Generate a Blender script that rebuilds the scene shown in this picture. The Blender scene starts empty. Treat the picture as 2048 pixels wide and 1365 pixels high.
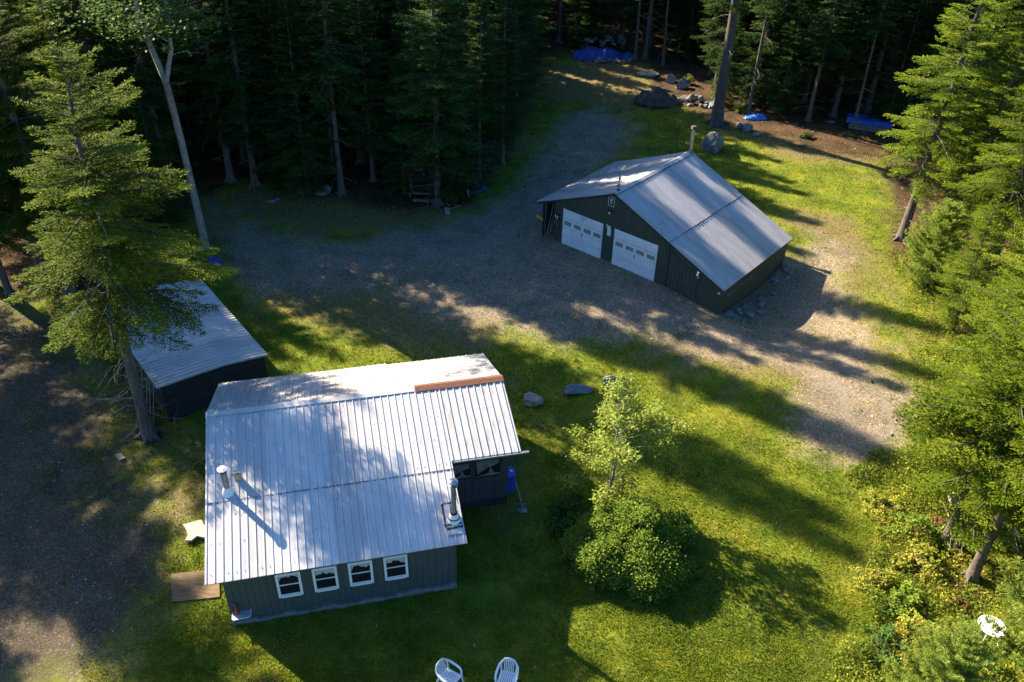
import bpy, math, random
import numpy as np
from mathutils import Vector, Matrix

# ------------------------------------------------------------------ camera, sky, sun
sc = bpy.context.scene
C = sc.collection
F_PX, PITCH, ROLL, CAM_H = 1710.815, 0.613299, 0.025853, 21.98446
cam = bpy.data.cameras.new("camera")
cam.sensor_width = 36.0
cam.lens = 36.0 * F_PX / 2048.0
cam.clip_start = 0.1
cam.clip_end = 3000.0
cam_o = bpy.data.objects.new("camera", cam)
C.objects.link(cam_o)
_cp, _sp, _cr, _sr = math.cos(PITCH), math.sin(PITCH), math.cos(ROLL), math.sin(ROLL)
_R = Vector((1, 0, 0)); _U = Vector((0, _sp, _cp)); _D = Vector((0, _cp, -_sp))
_r2 = _R * _cr + _U * _sr; _u2 = _U * _cr - _R * _sr
cam_o.matrix_world = Matrix(((_r2.x, _u2.x, -_D.x, 0), (_r2.y, _u2.y, -_D.y, 0), (_r2.z, _u2.z, -_D.z, CAM_H), (0, 0, 0, 1)))
sc.camera = cam_o

SUN_AZ, SUN_EL = math.radians(-53.0), math.radians(33.0)      # azimuth from +Y towards +X
w = bpy.data.worlds.new("World"); sc.world = w; w.use_nodes = True
_nt = w.node_tree; _bg = _nt.nodes["Background"]
_sky = _nt.nodes.new("ShaderNodeTexSky"); _sky.sky_type = 'NISHITA'; _sky.sun_disc = False
_sky.sun_elevation = SUN_EL; _sky.sun_rotation = SUN_AZ
_sky.air_density = 1.0; _sky.dust_density = 1.5; _sky.ozone_density = 5.0
_hs = _nt.nodes.new('ShaderNodeHueSaturation'); _hs.inputs['Saturation'].default_value = 1.25
_nt.links.new(_sky.outputs[0], _hs.inputs['Color']); _nt.links.new(_hs.outputs[0], _bg.inputs[0]); _bg.inputs[1].default_value = 0.07
sun = bpy.data.lights.new("sun", 'SUN'); sun.energy = 5.0; sun.angle = math.radians(0.5); sun.color = (1.0, 0.84, 0.62)
sun_o = bpy.data.objects.new("sun", sun); C.objects.link(sun_o)
_sd = Vector((math.sin(SUN_AZ) * math.cos(SUN_EL), math.cos(SUN_AZ) * math.cos(SUN_EL), math.sin(SUN_EL)))
sun_o.rotation_euler = _sd.to_track_quat('Z', 'Y').to_euler()
sc.view_settings.view_transform = 'Standard'; sc.view_settings.look = 'None'
sc.view_settings.exposure = 1.85; sc.view_settings.gamma = 1.0
sc.cycles.max_bounces = 6; sc.cycles.diffuse_bounces = 3; sc.cycles.transparent_max_bounces = 6
sc.cycles.use_denoising = True

rnd = random.Random(7)
PI = math.pi

def at(px, py, z=0.0):
    """the point at height z that lies behind pixel (px, py) of the 2048-wide photograph"""
    a, b = px - 1024.0, py - 682.5
    x = _cr * a + _sr * b; y = -_sr * a + _cr * b
    u = -y / F_PX
    dx, dy, dz = x / F_PX, _cp + u * _sp, -_sp + u * _cp
    t = (z - CAM_H) / dz
    return (dx * t, dy * t)

def project(X, Y, Z):
    Zc = Z - CAM_H
    d = Y * _cp - Zc * _sp; u = Y * _sp + Zc * _cp
    x = F_PX * X / d; y = -F_PX * u / d
    return 1024 + _cr * x - _sr * y, 682.5 + _sr * x + _cr * y

# ------------------------------------------------------------------ helpers
class MB:
    def __init__(self): self.v = []; self.f = []; self.m = []; self.mi = 0
    def add(self, vs, fs):
        b = len(self.v); self.v += [tuple(p) for p in vs]
        for f in fs: self.f.append(tuple(b + i for i in f)); self.m.append(self.mi)
        return self
    def box(self, c, s, rot=None):
        x, y, z = s[0] / 2, s[1] / 2, s[2] / 2
        vs = [Vector(p) for p in ((-x, -y, -z), (x, -y, -z), (x, y, -z), (-x, y, -z), (-x, -y, z), (x, -y, z), (x, y, z), (-x, y, z))]
        if rot is not None: vs = [rot @ p for p in vs]
        c = Vector(c)
        return self.add([p + c for p in vs], [(0, 3, 2, 1), (4, 5, 6, 7), (0, 1, 5, 4), (1, 2, 6, 5), (2, 3, 7, 6), (3, 0, 4, 7)])
    def bar(self, a, b, w, h, up=(0, 0, 1)):
        a = Vector(a); b = Vector(b); d = (b - a); L = d.length; d.normalize()
        up = Vector(up); s = d.cross(up)
        if s.length < 1e-4: s = d.cross(Vector((1, 0, 0)))
        s.normalize(); n = s.cross(d)
        R = Matrix((d, s, n)).transposed()
        return self.box((a + b) / 2, (L, w, h), R)
    def tube(self, pts, rad, n=8, cap=True):
        pts = [Vector(p) for p in pts]; N = len(pts)
        if not hasattr(rad, '__len__'): rad = [rad] * N
        vs = []; fs = []
        for i, p in enumerate(pts):
            d = (pts[min(i + 1, N - 1)] - pts[max(i - 1, 0)]).normalized()
            ref = Vector((0, 0, 1)) if abs(d.z) < 0.9 else Vector((1, 0, 0))
            s = d.cross(ref).normalized(); t = d.cross(s)
            for k in range(n):
                a = 2 * PI * k / n
                vs.append(p + (s * math.cos(a) + t * math.sin(a)) * rad[i])
        for i in range(N - 1):
            for k in range(n):
                k2 = (k + 1) % n
                fs.append((i * n + k, i * n + k2, (i + 1) * n + k2, (i + 1) * n + k))
        if cap:
            fs.append(tuple(range(n))); fs.append(tuple((N - 1) * n + k for k in range(n - 1, -1, -1)))
        return self.add(vs, fs)
    def lathe(self, prof, c=(0, 0, 0), n=16):
        vs = []; fs = []; c = Vector(c); N = len(prof)
        for r, z in prof:
            for k in range(n):
                a = 2 * PI * k / n; vs.append(c + Vector((r * math.cos(a), r * math.sin(a), z)))
        for i in range(N - 1):
            for k in range(n):
                k2 = (k + 1) % n
                fs.append((i * n + k, i * n + k2, (i + 1) * n + k2, (i + 1) * n + k))
        fs.append(tuple(range(n - 1, -1, -1))); fs.append(tuple((N - 1) * n + k for k in range(n)))
        return self.add(vs, fs)
    def prism(self, poly, y0, y1, axis='y'):
        """extrude a polygon given in (x,z) along y, or (y,z) along x, or (x,y) along z"""
        n = len(poly)
        if axis == 'y': g = lambda p, t: (p[0], t, p[1])
        elif axis == 'x': g = lambda p, t: (t, p[0], p[1])
        else: g = lambda p, t: (p[0], p[1], t)
        vs = [g(p, y0) for p in poly] + [g(p, y1) for p in poly]
        fs = [tuple(range(n)), tuple(range(2 * n - 1, n - 1, -1))]
        fs += [(i, n + i, n + (i + 1) % n, (i + 1) % n) for i in range(n)]
        return self.add(vs, fs)
    def build(self, name, mats, parent=None, smooth=False, loc=None, fix=True, bevel=0):
        me = bpy.data.meshes.new(name); me.from_pydata(self.v, [], self.f)
        if not isinstance(mats, (list, tuple)): mats = [mats]
        for m in mats: me.materials.append(m)
        if any(self.m): me.polygons.foreach_set('material_index', self.m)
        if fix:
            import bmesh
            bm = bmesh.new(); bm.from_mesh(me); bmesh.ops.recalc_face_normals(bm, faces=bm.faces)
            if bevel: bmesh.ops.bevel(bm, geom=list(bm.edges), offset=bevel, segments=1, affect='EDGES', clamp_overlap=True)
            bm.to_mesh(me); bm.free()
        if smooth: me.polygons.foreach_set('use_smooth', [True] * len(me.polygons))
        me.update()
        o = bpy.data.objects.new(name, me); C.objects.link(o)
        if parent: o.parent = parent
        if loc is not None: o.location = loc
        return o

def tag(o, label=None, cat=None, group=None, kind=None):
    if label: o['label'] = label
    if cat: o['category'] = cat
    if group: o['group'] = group
    if kind: o['kind'] = kind
    return o

def thing(name, label, cat, loc=(0, 0, 0), rz=0.0, group=None):
    o = bpy.data.objects.new(name, None); C.objects.link(o)
    o.empty_display_size = 0.2
    o.location = loc; o.rotation_euler = (0, 0, rz)
    return tag(o, label, cat, group)

def copy_tree(o, parent=None):
    c = o.copy(); C.objects.link(c)
    if parent is not None: c.parent = parent
    for ch in list(o.children): copy_tree(ch, c)
    return c

def np_mesh(name, V, Fv, mats, tint=None, mi=None, smooth=False):
    """fast mesh: V (n,3), Fv list of (faces array (m,k)) all of one k"""
    me = bpy.data.meshes.new(name)
    V = np.ascontiguousarray(V, dtype=np.float32); Fv = np.ascontiguousarray(Fv, dtype=np.int32)
    m, k = Fv.shape
    me.vertices.add(len(V)); me.vertices.foreach_set('co', V.ravel())
    me.loops.add(m * k); me.loops.foreach_set('vertex_index', Fv.ravel())
    me.polygons.add(m); me.polygons.foreach_set('loop_start', np.arange(0, m * k, k, dtype=np.int32))
    if mi is not None: me.polygons.foreach_set('material_index', np.asarray(mi, dtype=np.int32))
    for x in (mats if isinstance(mats, (list, tuple)) else [mats]): me.materials.append(x)
    if smooth: me.polygons.foreach_set('use_smooth', np.ones(m, dtype=bool))
    if tint is not None:
        a = me.attributes.new('tint', 'FLOAT', 'POINT'); a.data.foreach_set('value', np.asarray(tint, dtype=np.float32))
    me.update(calc_edges=True)
    return me

def obj_from(me, name, parent=None):
    o = bpy.data.objects.new(name, me); C.objects.link(o)
    if parent: o.parent = parent
    return o

# smooth value noise in numpy (for terrain and rocks)
def vnoise(x, y, seed=0):
    xi = np.floor(x).astype(np.int64); yi = np.floor(y).astype(np.int64)
    fx = x - xi; fy = y - yi
    fx = fx * fx * (3 - 2 * fx); fy = fy * fy * (3 - 2 * fy)
    def h(a, b):
        n = (a * 374761393 + b * 668265263 + seed * 982451653) & 0x7fffffff
        n = ((n ^ (n >> 13)) * 1274126177) & 0x7fffffff
        return ((n ^ (n >> 16)) & 0xffff) / 65535.0
    return (h(xi, yi) * (1 - fx) + h(xi + 1, yi) * fx) * (1 - fy) + (h(xi, yi + 1) * (1 - fx) + h(xi + 1, yi + 1) * fx) * fy

def fbm(x, y, seed=0, oct=4):
    x = np.asarray(x, float); y = np.asarray(y, float)
    s = 0; a = 0.5
    for i in range(oct):
        s = s + a * (vnoise(x * 2 ** i, y * 2 ** i, seed + i * 17) - 0.5); a *= 0.5
    return s

# ------------------------------------------------------------------ materials
def new_mat(name):
    m = bpy.data.materials.new(name); m.use_nodes = True
    nt = m.node_tree; b = nt.nodes['Principled BSDF']
    return m, nt, b

def N(nt, t, **kw):
    n = nt.nodes.new(t)
    for k, v in kw.items():
        if k in ('operation', 'blend_type', 'data_type', 'noise_dimensions', 'feature', 'attribute_name', 'wave_type', 'bands_direction', 'interpolation', 'distance'): setattr(n, k, v)
    return n

def ramp(nt, fac, stops):
    r = nt.nodes.new('ShaderNodeValToRGB')
    e = r.color_ramp.elements
    while len(e) < len(stops): e.new(0.5)
    for i, (p, c) in enumerate(stops):
        e[i].position = p; e[i].color = (*c, 1) if len(c) == 3 else c
    nt.links.new(fac, r.inputs[0]); return r

def noise_col(nt, scale, detail=4, rough=0.6, coord='Object', stretch=None):
    tc = nt.nodes.new('ShaderNodeTexCoord'); n = nt.nodes.new('ShaderNodeTexNoise')
    n.inputs['Scale'].default_value = scale; n.inputs['Detail'].default_value = detail; n.inputs['Roughness'].default_value = rough
    if stretch:
        mp = nt.nodes.new('ShaderNodeMapping'); mp.inputs['Scale'].default_value = stretch
        nt.links.new(tc.outputs[coord], mp.inputs[0]); nt.links.new(mp.outputs[0], n.inputs[0])
    else: nt.links.new(tc.outputs[coord], n.inputs[0])
    return n

def pmat(name, c1, c2, scale=6.0, rough=0.7, metal=0.0, bump=0.0, bscale=None, stretch=None, lo=0.35, hi=0.65, spec=0.5):
    m, nt, b = new_mat(name)
    n = noise_col(nt, scale, 5, 0.62, 'Object', stretch)
    r = ramp(nt, n.outputs['Fac'], [(lo, c1), (hi, c2)])
    nt.links.new(r.outputs[0], b.inputs['Base Color'])
    b.inputs['Roughness'].default_value = rough; b.inputs['Metallic'].default_value = metal
    b.inputs['Specular IOR Level'].default_value = spec
    if bump:
        n2 = noise_col(nt, bscale or scale * 3, 4, 0.6, 'Object', stretch)
        bp = nt.nodes.new('ShaderNodeBump'); bp.inputs['Strength'].default_value = 1.0; bp.inputs['Distance'].default_value = bump
        nt.links.new(n2.outputs['Fac'], bp.inputs['Height']); nt.links.new(bp.outputs[0], b.inputs['Normal'])
    return m

def leaf_mat(name, cols, transl=0.35, rough=0.65, spec=0.05):
    """cols: stops along the 'tint' attribute"""
    m = bpy.data.materials.new(name); m.use_nodes = True
    nt = m.node_tree; nt.nodes.clear()
    out = nt.nodes.new('ShaderNodeOutputMaterial')
    a = nt.nodes.new('ShaderNodeAttribute'); a.attribute_name = 'tint'
    r = ramp(nt, a.outputs['Fac'], cols)
    p = nt.nodes.new('ShaderNodeBsdfPrincipled'); p.inputs['Roughness'].default_value = rough; p.inputs['Specular IOR Level'].default_value = spec
    t = nt.nodes.new('ShaderNodeBsdfTranslucent')
    mx = nt.nodes.new('ShaderNodeMixShader'); mx.inputs[0].default_value = transl
    oi = nt.nodes.new('ShaderNodeObjectInfo')
    hs = nt.nodes.new('ShaderNodeHueSaturation')
    mr = nt.nodes.new('ShaderNodeMapRange'); mr.inputs[3].default_value = 0.8; mr.inputs[4].default_value = 1.2
    nt.links.new(oi.outputs['Random'], mr.inputs[0]); nt.links.new(mr.outputs[0], hs.inputs['Value'])
    nt.links.new(r.outputs[0], hs.inputs['Color'])
    nt.links.new(hs.outputs[0], p.inputs['Base Color']); nt.links.new(hs.outputs[0], t.inputs['Color'])
    nt.links.new(p.outputs[0], mx.inputs[1]); nt.links.new(t.outputs[0], mx.inputs[2]); nt.links.new(mx.outputs[0], out.inputs[0])
    return m

def siding_mat(name, c1, c2, groove, pitch=0.2, gw=0.06):
    m, nt, b = new_mat(name)
    tc = nt.nodes.new('ShaderNodeTexCoord'); sx = nt.nodes.new('ShaderNodeSeparateXYZ')
    nt.links.new(tc.outputs['Object'], sx.inputs[0])
    ad = N(nt, 'ShaderNodeMath', operation='ADD'); nt.links.new(sx.outputs[0], ad.inputs[0]); nt.links.new(sx.outputs[1], ad.inputs[1])
    dv = N(nt, 'ShaderNodeMath', operation='DIVIDE'); nt.links.new(ad.outputs[0], dv.inputs[0]); dv.inputs[1].default_value = pitch
    fr = N(nt, 'ShaderNodeMath', operation='FRACT'); nt.links.new(dv.outputs[0], fr.inputs[0])
    lt = N(nt, 'ShaderNodeMath', operation='GREATER_THAN'); nt.links.new(fr.outputs[0], lt.inputs[0]); lt.inputs[1].default_value = gw
    n = noise_col(nt, 5.0, 6, 0.65, 'Object', (3, 3, 0.35))
    r = ramp(nt, n.outputs['Fac'], [(0.3, c1), (0.7, c2)])
    mx = nt.nodes.new('ShaderNodeMix'); mx.data_type = 'RGBA'
    nt.links.new(lt.outputs[0], mx.inputs['Factor']); mx.inputs['A'].default_value = (*groove, 1); nt.links.new(r.outputs[0], mx.inputs['B'])
    nt.links.new(mx.outputs['Result'], b.inputs['Base Color'])
    bp = nt.nodes.new('ShaderNodeBump'); bp.inputs['Distance'].default_value = 0.012
    nt.links.new(lt.outputs[0], bp.inputs['Height']); nt.links.new(bp.outputs[0], b.inputs['Normal'])
    b.inputs['Roughness'].default_value = 0.75
    return m

M = {}
M['siding'] = siding_mat('green_siding', (0.046, 0.062, 0.058), (0.068, 0.086, 0.078), (0.020, 0.027, 0.026))
M['garage_siding'] = siding_mat('weathered_green_siding', (0.034, 0.046, 0.036), (0.075, 0.090, 0.062), (0.016, 0.020, 0.016), 0.2, 0.08)
M['porch_siding'] = siding_mat('porch_siding', (0.030, 0.034, 0.042), (0.046, 0.048, 0.056), (0.012, 0.013, 0.017), 0.26, 0.06)
M['tarpaper'] = pmat('black_felt', (0.016, 0.017, 0.020), (0.030, 0.031, 0.035), 3, 0.9, bump=0.01)
M['concrete'] = pmat('grey_concrete', (0.12, 0.12, 0.115), (0.22, 0.21, 0.20), 4, 0.9, bump=0.01)
M['white_paint'] = pmat('white_paint', (0.76, 0.77, 0.78), (0.85, 0.85, 0.85), 3, 0.5)
M['door_white'] = pmat('white_door_paint', (0.78, 0.79, 0.81), (0.87, 0.87, 0.88), 2, 0.4)
M['trim_green'] = pmat('dark_green_trim', (0.020, 0.027, 0.025), (0.035, 0.043, 0.038), 5, 0.7)
M['plastic'] = pmat('white_plastic', (0.74, 0.75, 0.77), (0.82, 0.82, 0.83), 2, 0.4)
M['dark'] = pmat('unlit_interior', (0.008, 0.008, 0.010), (0.016, 0.015, 0.016), 3, 0.9)  # near black, painted darkness of the rooms behind the windows
M['curtain'] = pmat('white_curtain', (0.78, 0.79, 0.82), (0.88, 0.88, 0.88), 6, 0.9)
M['wood_grey'] = pmat('weathered_board', (0.16, 0.14, 0.12), (0.30, 0.27, 0.23), 6, 0.85, stretch=(1, 8, 8))
M['wood_tan'] = pmat('tan_board', (0.26, 0.17, 0.09), (0.38, 0.27, 0.15), 4, 0.8, stretch=(1, 6, 6))
M['ply'] = pmat('plywood_sheet', (0.10, 0.062, 0.032), (0.20, 0.130, 0.068), 2.2, 0.8, stretch=(1, 5, 1))
M['pale_board'] = pmat('pale_panel', (0.30, 0.265, 0.22), (0.44, 0.40, 0.34), 3, 0.7)
M['steel'] = pmat('stove_pipe_steel', (0.36, 0.37, 0.38), (0.52, 0.53, 0.54), 7, 0.32, 0.85)
M['dull_steel'] = pmat('dull_steel', (0.18, 0.185, 0.19), (0.30, 0.30, 0.31), 6, 0.45, 0.6)
M['black_iron'] = pmat('black_iron', (0.014, 0.014, 0.015), (0.03, 0.028, 0.027), 8, 0.6)
M['tar'] = pmat('black_roof_tar', (0.010, 0.010, 0.011), (0.022, 0.020, 0.020), 14, 0.5, bump=0.008)
M['rust'] = pmat('rusty_sheet', (0.085, 0.032, 0.019), (0.19, 0.075, 0.042), 5, 0.85, stretch=(0.9, 6, 6))
M['red'] = pmat('red_enamel', (0.30, 0.018, 0.012), (0.40, 0.028, 0.018), 4, 0.35)
M['yellow'] = pmat('yellow_paint', (0.62, 0.33, 0.02), (0.72, 0.42, 0.03), 4, 0.5)
M['tarp'] = pmat('blue_tarp', (0.012, 0.045, 0.24), (0.030, 0.090, 0.42), 3, 0.5, bump=0.04, bscale=7)
M['tarp_light'] = pmat('light_blue_tarp', (0.02, 0.16, 0.60), (0.05, 0.26, 0.75), 5, 0.42)
M['tarp_brown'] = pmat('brown_tarp', (0.050, 0.036, 0.030), (0.095, 0.070, 0.058), 4, 0.6, bump=0.02)
M['pane_grey'] = pmat('door_light_pane', (0.24, 0.24, 0.22), (0.36, 0.35, 0.32), 4, 0.2)
M['blue_plastic'] = pmat('blue_plastic', (0.01, 0.05, 0.42), (0.015, 0.07, 0.5), 4, 0.4)

def glass_mat():
    m, nt, b = new_mat('window_glass')
    out = nt.nodes['Material Output']
    b.inputs['Base Color'].default_value = (0.01, 0.011, 0.014, 1); b.inputs['Roughness'].default_value = 0.06
    tr = nt.nodes.new('ShaderNodeBsdfTransparent'); mx = nt.nodes.new('ShaderNodeMixShader'); mx.inputs[0].default_value = 0.14
    nt.links.new(tr.outputs[0], mx.inputs[1]); nt.links.new(b.outputs[0], mx.inputs[2]); nt.links.new(mx.outputs[0], out.inputs[0])
    return m
M['glass'] = glass_mat()

def roof_mat(name, base1, base2, stain, amt, rough=0.42, metal=0.25, axis=0):
    sa, sb = ((3.0, 0.5, 0.5), (3.5, 0.3, 0.3)) if axis == 0 else ((0.5, 3.0, 0.5), (0.3, 3.5, 0.3))
    m, nt, b = new_mat(name)
    n = noise_col(nt, 1.1, 5, 0.6, 'Object', sa)
    r = ramp(nt, n.outputs['Fac'], [(0.3, base1), (0.7, base2)])
    n2 = noise_col(nt, 5.0, 6, 0.7, 'Object', sb)
    r2 = ramp(nt, n2.outputs['Fac'], [(0.62 - amt, (0, 0, 0)), (0.80 - amt, (1, 1, 1))])
    mx = nt.nodes.new('ShaderNodeMix'); mx.data_type = 'RGBA'
    nt.links.new(r2.outputs[0], mx.inputs['Factor']); nt.links.new(r.outputs[0], mx.inputs['A']); mx.inputs['B'].default_value = (*stain, 1)
    nt.links.new(mx.outputs['Result'], b.inputs['Base Color'])
    tc = nt.nodes.new('ShaderNodeTexCoord'); sx = nt.nodes.new('ShaderNodeSeparateXYZ'); nt.links.new(tc.outputs['Object'], sx.inputs[0])
    dv = N(nt, 'ShaderNodeMath', operation='DIVIDE'); nt.links.new(sx.outputs[axis], dv.inputs[0]); dv.inputs[1].default_value = 0.92
    fl = N(nt, 'ShaderNodeMath', operation='FLOOR'); nt.links.new(dv.outputs[0], fl.inputs[0])
    wn = nt.nodes.new('ShaderNodeTexWhiteNoise'); wn.noise_dimensions = '1D'; nt.links.new(fl.outputs[0], wn.inputs['W'])
    mv = nt.nodes.new('ShaderNodeMapRange'); mv.inputs[3].default_value = 0.84; mv.inputs[4].default_value = 1.08; nt.links.new(wn.outputs['Value'], mv.inputs[0])
    hv = nt.nodes.new('ShaderNodeHueSaturation'); nt.links.new(mv.outputs[0], hv.inputs['Value']); nt.links.new(mx.outputs['Result'], hv.inputs['Color']); nt.links.new(hv.outputs[0], b.inputs['Base Color'])
    n3 = noise_col(nt, 9, 4, 0.6, 'Object')
    mr = nt.nodes.new('ShaderNodeMapRange'); mr.inputs[3].default_value = rough - 0.1; mr.inputs[4].default_value = rough + 0.15
    nt.links.new(n3.outputs['Fac'], mr.inputs[0]); nt.links.new(mr.outputs[0], b.inputs['Roughness'])
    b.inputs['Metallic'].default_value = metal
    return m
M['roof'] = roof_mat('galvanised_roof', (0.50, 0.50, 0.50), (0.62, 0.61, 0.60), (0.36, 0.31, 0.27), 0.06)
M['roof_old'] = roof_mat('older_roof_sheet', (0.52, 0.51, 0.50), (0.64, 0.63, 0.62), (0.34, 0.22, 0.15), 0.10)
M['roof_garage'] = roof_mat('garage_roof_sheet', (0.40, 0.40, 0.41), (0.54, 0.53, 0.53), (0.30, 0.29, 0.28), 0.05, axis=1)
M['roof_shed'] = roof_mat('shed_roof_sheet', (0.46, 0.46, 0.47), (0.58, 0.58, 0.58), (0.34, 0.33, 0.32), 0.04, axis=1)

M['bark'] = pmat('grey_spruce_bark', (0.070, 0.056, 0.046), (0.165, 0.140, 0.120), 5, 0.9, bump=0.03, stretch=(2, 2, 0.5))
M['bark_pale'] = pmat('pale_bark', (0.17, 0.155, 0.14), (0.34, 0.31, 0.275), 4, 0.85, bump=0.015, stretch=(1.5, 1.5, 0.8))
M['bark_pine'] = pmat('pine_bark', (0.06, 0.05, 0.05), (0.14, 0.115, 0.105), 5, 0.9, bump=0.04, stretch=(2.5, 2.5, 0.5))
M['lichen'] = pmat('lichen_twigs', (0.16, 0.16, 0.12), (0.32, 0.31, 0.24), 9, 0.95)
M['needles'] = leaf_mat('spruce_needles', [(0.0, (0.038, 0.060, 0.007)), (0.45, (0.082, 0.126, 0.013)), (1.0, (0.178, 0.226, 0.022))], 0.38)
M['needles_sunlit'] = leaf_mat('sunlit_spruce_needles', [(0.0, (0.050, 0.085, 0.010)), (0.45, (0.118, 0.184, 0.014)), (1.0, (0.250, 0.312, 0.028))], 0.40)  # spruce needles again, brighter and yellower, sunlight mixed into the colour
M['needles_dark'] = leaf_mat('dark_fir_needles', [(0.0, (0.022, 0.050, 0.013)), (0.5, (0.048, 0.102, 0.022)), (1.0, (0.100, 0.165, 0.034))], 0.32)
M['needles_pine'] = leaf_mat('white_pine_needles', [(0.0, (0.150, 0.230, 0.040)), (0.5, (0.270, 0.360, 0.062)), (1.0, (0.400, 0.460, 0.10))], 0.45)
M['leaf_maple'] = leaf_mat('maple_leaves', [(0.0, (0.120, 0.185, 0.022)), (0.5, (0.240, 0.310, 0.048)), (0.9, (0.400, 0.430, 0.11)), (1.0, (0.32, 0.16, 0.06))], 0.42, 0.4)
M['leaf_bush'] = leaf_mat('rose_bush_leaves', [(0.0, (0.080, 0.155, 0.020)), (0.5, (0.200, 0.305, 0.038)), (1.0, (0.345, 0.405, 0.065))], 0.42, 0.5)
M['leaf_dark'] = leaf_mat('dark_shrub_leaves', [(0.0, (0.035, 0.080, 0.018)), (0.5, (0.075, 0.150, 0.030)), (1.0, (0.130, 0.200, 0.045))], 0.35, 0.5)
M['leaf_orange'] = leaf_mat('orange_leaves', [(0.0, (0.22, 0.10, 0.012)), (1.0, (0.34, 0.19, 0.02))], 0.3)
M['leaf_red'] = leaf_mat('rusty_fern_leaves', [(0.0, (0.12, 0.075, 0.028)), (1.0, (0.24, 0.13, 0.05))], 0.3)
M['weeds'] = leaf_mat('weed_leaves', [(0.0, (0.090, 0.140, 0.018)), (0.35, (0.200, 0.250, 0.030)), (0.6, (0.330, 0.340, 0.045)), (0.8, (0.42, 0.37, 0.07)), (0.92, (0.32, 0.24, 0.10)), (1.0, (0.30, 0.13, 0.05))], 0.4, 0.6)
M['grass'] = leaf_mat('lawn_grass', [(0.0, (0.062, 0.112, 0.018)), (0.35, (0.160, 0.222, 0.020)), (0.7, (0.285, 0.312, 0.030)), (0.88, (0.42, 0.36, 0.06)), (1.0, (0.38, 0.31, 0.13))], 0.36, 0.7)

# ------------------------------------------------------------------ ground
def P2W(pts): return np.array([at(*p) for p in pts])
def sdist(X, Y, poly):
    """signed distance (m), positive inside"""
    X = np.asarray(X, float); Y = np.asarray(Y, float)
    d = np.full(X.shape, 1e9); ins = np.zeros(X.shape, bool); n = len(poly)
    for i in range(n):
        ax, ay = poly[i]; bx, by = poly[(i + 1) % n]
        ex, ey = bx - ax, by - ay; L2 = ex * ex + ey * ey + 1e-9
        t = np.clip(((X - ax) * ex + (Y - ay) * ey) / L2, 0, 1)
        d = np.minimum(d, np.hypot(X - ax - t * ex, Y - ay - t * ey))
        c = ((ay > Y) != (by > Y)) & (X < ex * (Y - ay) / (ey if abs(ey) > 1e-9 else 1e-9) + ax)
        ins ^= c
    return np.where(ins, d, -d)

GRAVEL = [P2W(p) for p in (
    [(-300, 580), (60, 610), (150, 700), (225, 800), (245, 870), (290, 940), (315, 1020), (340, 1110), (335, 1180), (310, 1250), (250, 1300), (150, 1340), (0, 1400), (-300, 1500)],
    [(415, 405), (480, 440), (600, 475), (700, 485), (800, 470), (900, 435), (985, 400), (1050, 350), (1085, 290), (1120, 235), (1190, 215), (1270, 250), (1240, 310), (1180, 350), (1160, 370), (1260, 430), (1400, 520), (1480, 590), (1500, 640), (1600, 560), (1600, 490), (1640, 470), (1690, 500), (1700, 580), (1730, 700), (1690, 770), (1560, 740), (1400, 700), (1260, 685), (1130, 690), (1010, 650), (960, 660), (900, 640), (760, 590), (600, 580), (500, 600), (440, 520)],
    [(1600, 790), (1830, 760), (1860, 830), (1770, 880), (1720, 935), (1610, 905), (1565, 850)],
    [(1300, 610), (1600, 500), (1690, 560), (1560, 690), (1430, 640)],
    [(1560, 660), (1690, 560), (1740, 640), (1790, 760), (1800, 840), (1640, 830), (1600, 740)])]
DRY = [P2W(p) for p in (
    [(430, 400), (480, 372), (700, 385), (860, 405), (960, 385), (985, 400), (900, 440), (760, 462), (600, 455), (470, 425)],
    [(490, 520), (600, 510), (900, 590), (1000, 650), (960, 710), (830, 700), (640, 650), (510, 640)],
    [(1280, 660), (1560, 670), (1700, 560), (1620, 470), (1560, 440), (1600, 420), (1720, 440), (1760, 600), (1800, 760), (1740, 830), (1600, 790), (1430, 740), (1280, 720)],
    [(1080, 130), (1300, 120), (1330, 190), (1250, 220), (1090, 200)],
    [(1440, 250), (1500, 235), (1720, 280), (1740, 330), (1560, 320)],
    [(330, 880), (420, 880), (420, 1060), (350, 1040)])]
LITTER = [P2W(p) for p in (
    [(-600, 590), (100, 600), (200, 660), (250, 760), (265, 880), (330, 880), (290, 700), (230, 560), (400, 400), (480, 355), (700, 395), (800, 425), (950, 405), (1010, 330), (1075, 200), (1090, 120), (1280, 112), (1310, 190), (1420, 245), (1500, 250), (1700, 275), (1760, 300), (1780, 500), (1850, 560), (1900, 640), (1960, 700), (2400, 700), (2700, -150), (1024, -230), (-700, -150)],
    [(1840, 1040), (1960, 1080), (1980, 1180), (1900, 1230), (1830, 1130)],
    [(1420, 235), (1540, 235), (1740, 270), (1780, 320), (1640, 300)])]

def terrain(x, y):
    x = np.asarray(x, float); y = np.asarray(y, float)
    z = 0.22 * fbm(x * 0.16, y * 0.16, 3, 3) + 0.05 * fbm(x * 0.9, y * 0.9, 5, 2)
    z = z - 0.90 * np.exp(-(((x - 13.6) / 3.7) ** 2 + ((y - 35.0) / 4.2) ** 2))          # bank beside the garage, deepened to lengthen the garage shadow
    z = z + 0.25 * np.exp(-(((x + 10.9) / 1.3) ** 2 + ((y - 21.5) / 1.8) ** 2))          # mossy mound left of the house
    return z
def Tz(x, y): return float(terrain(np.array([x]), np.array([y]))[0])

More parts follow.
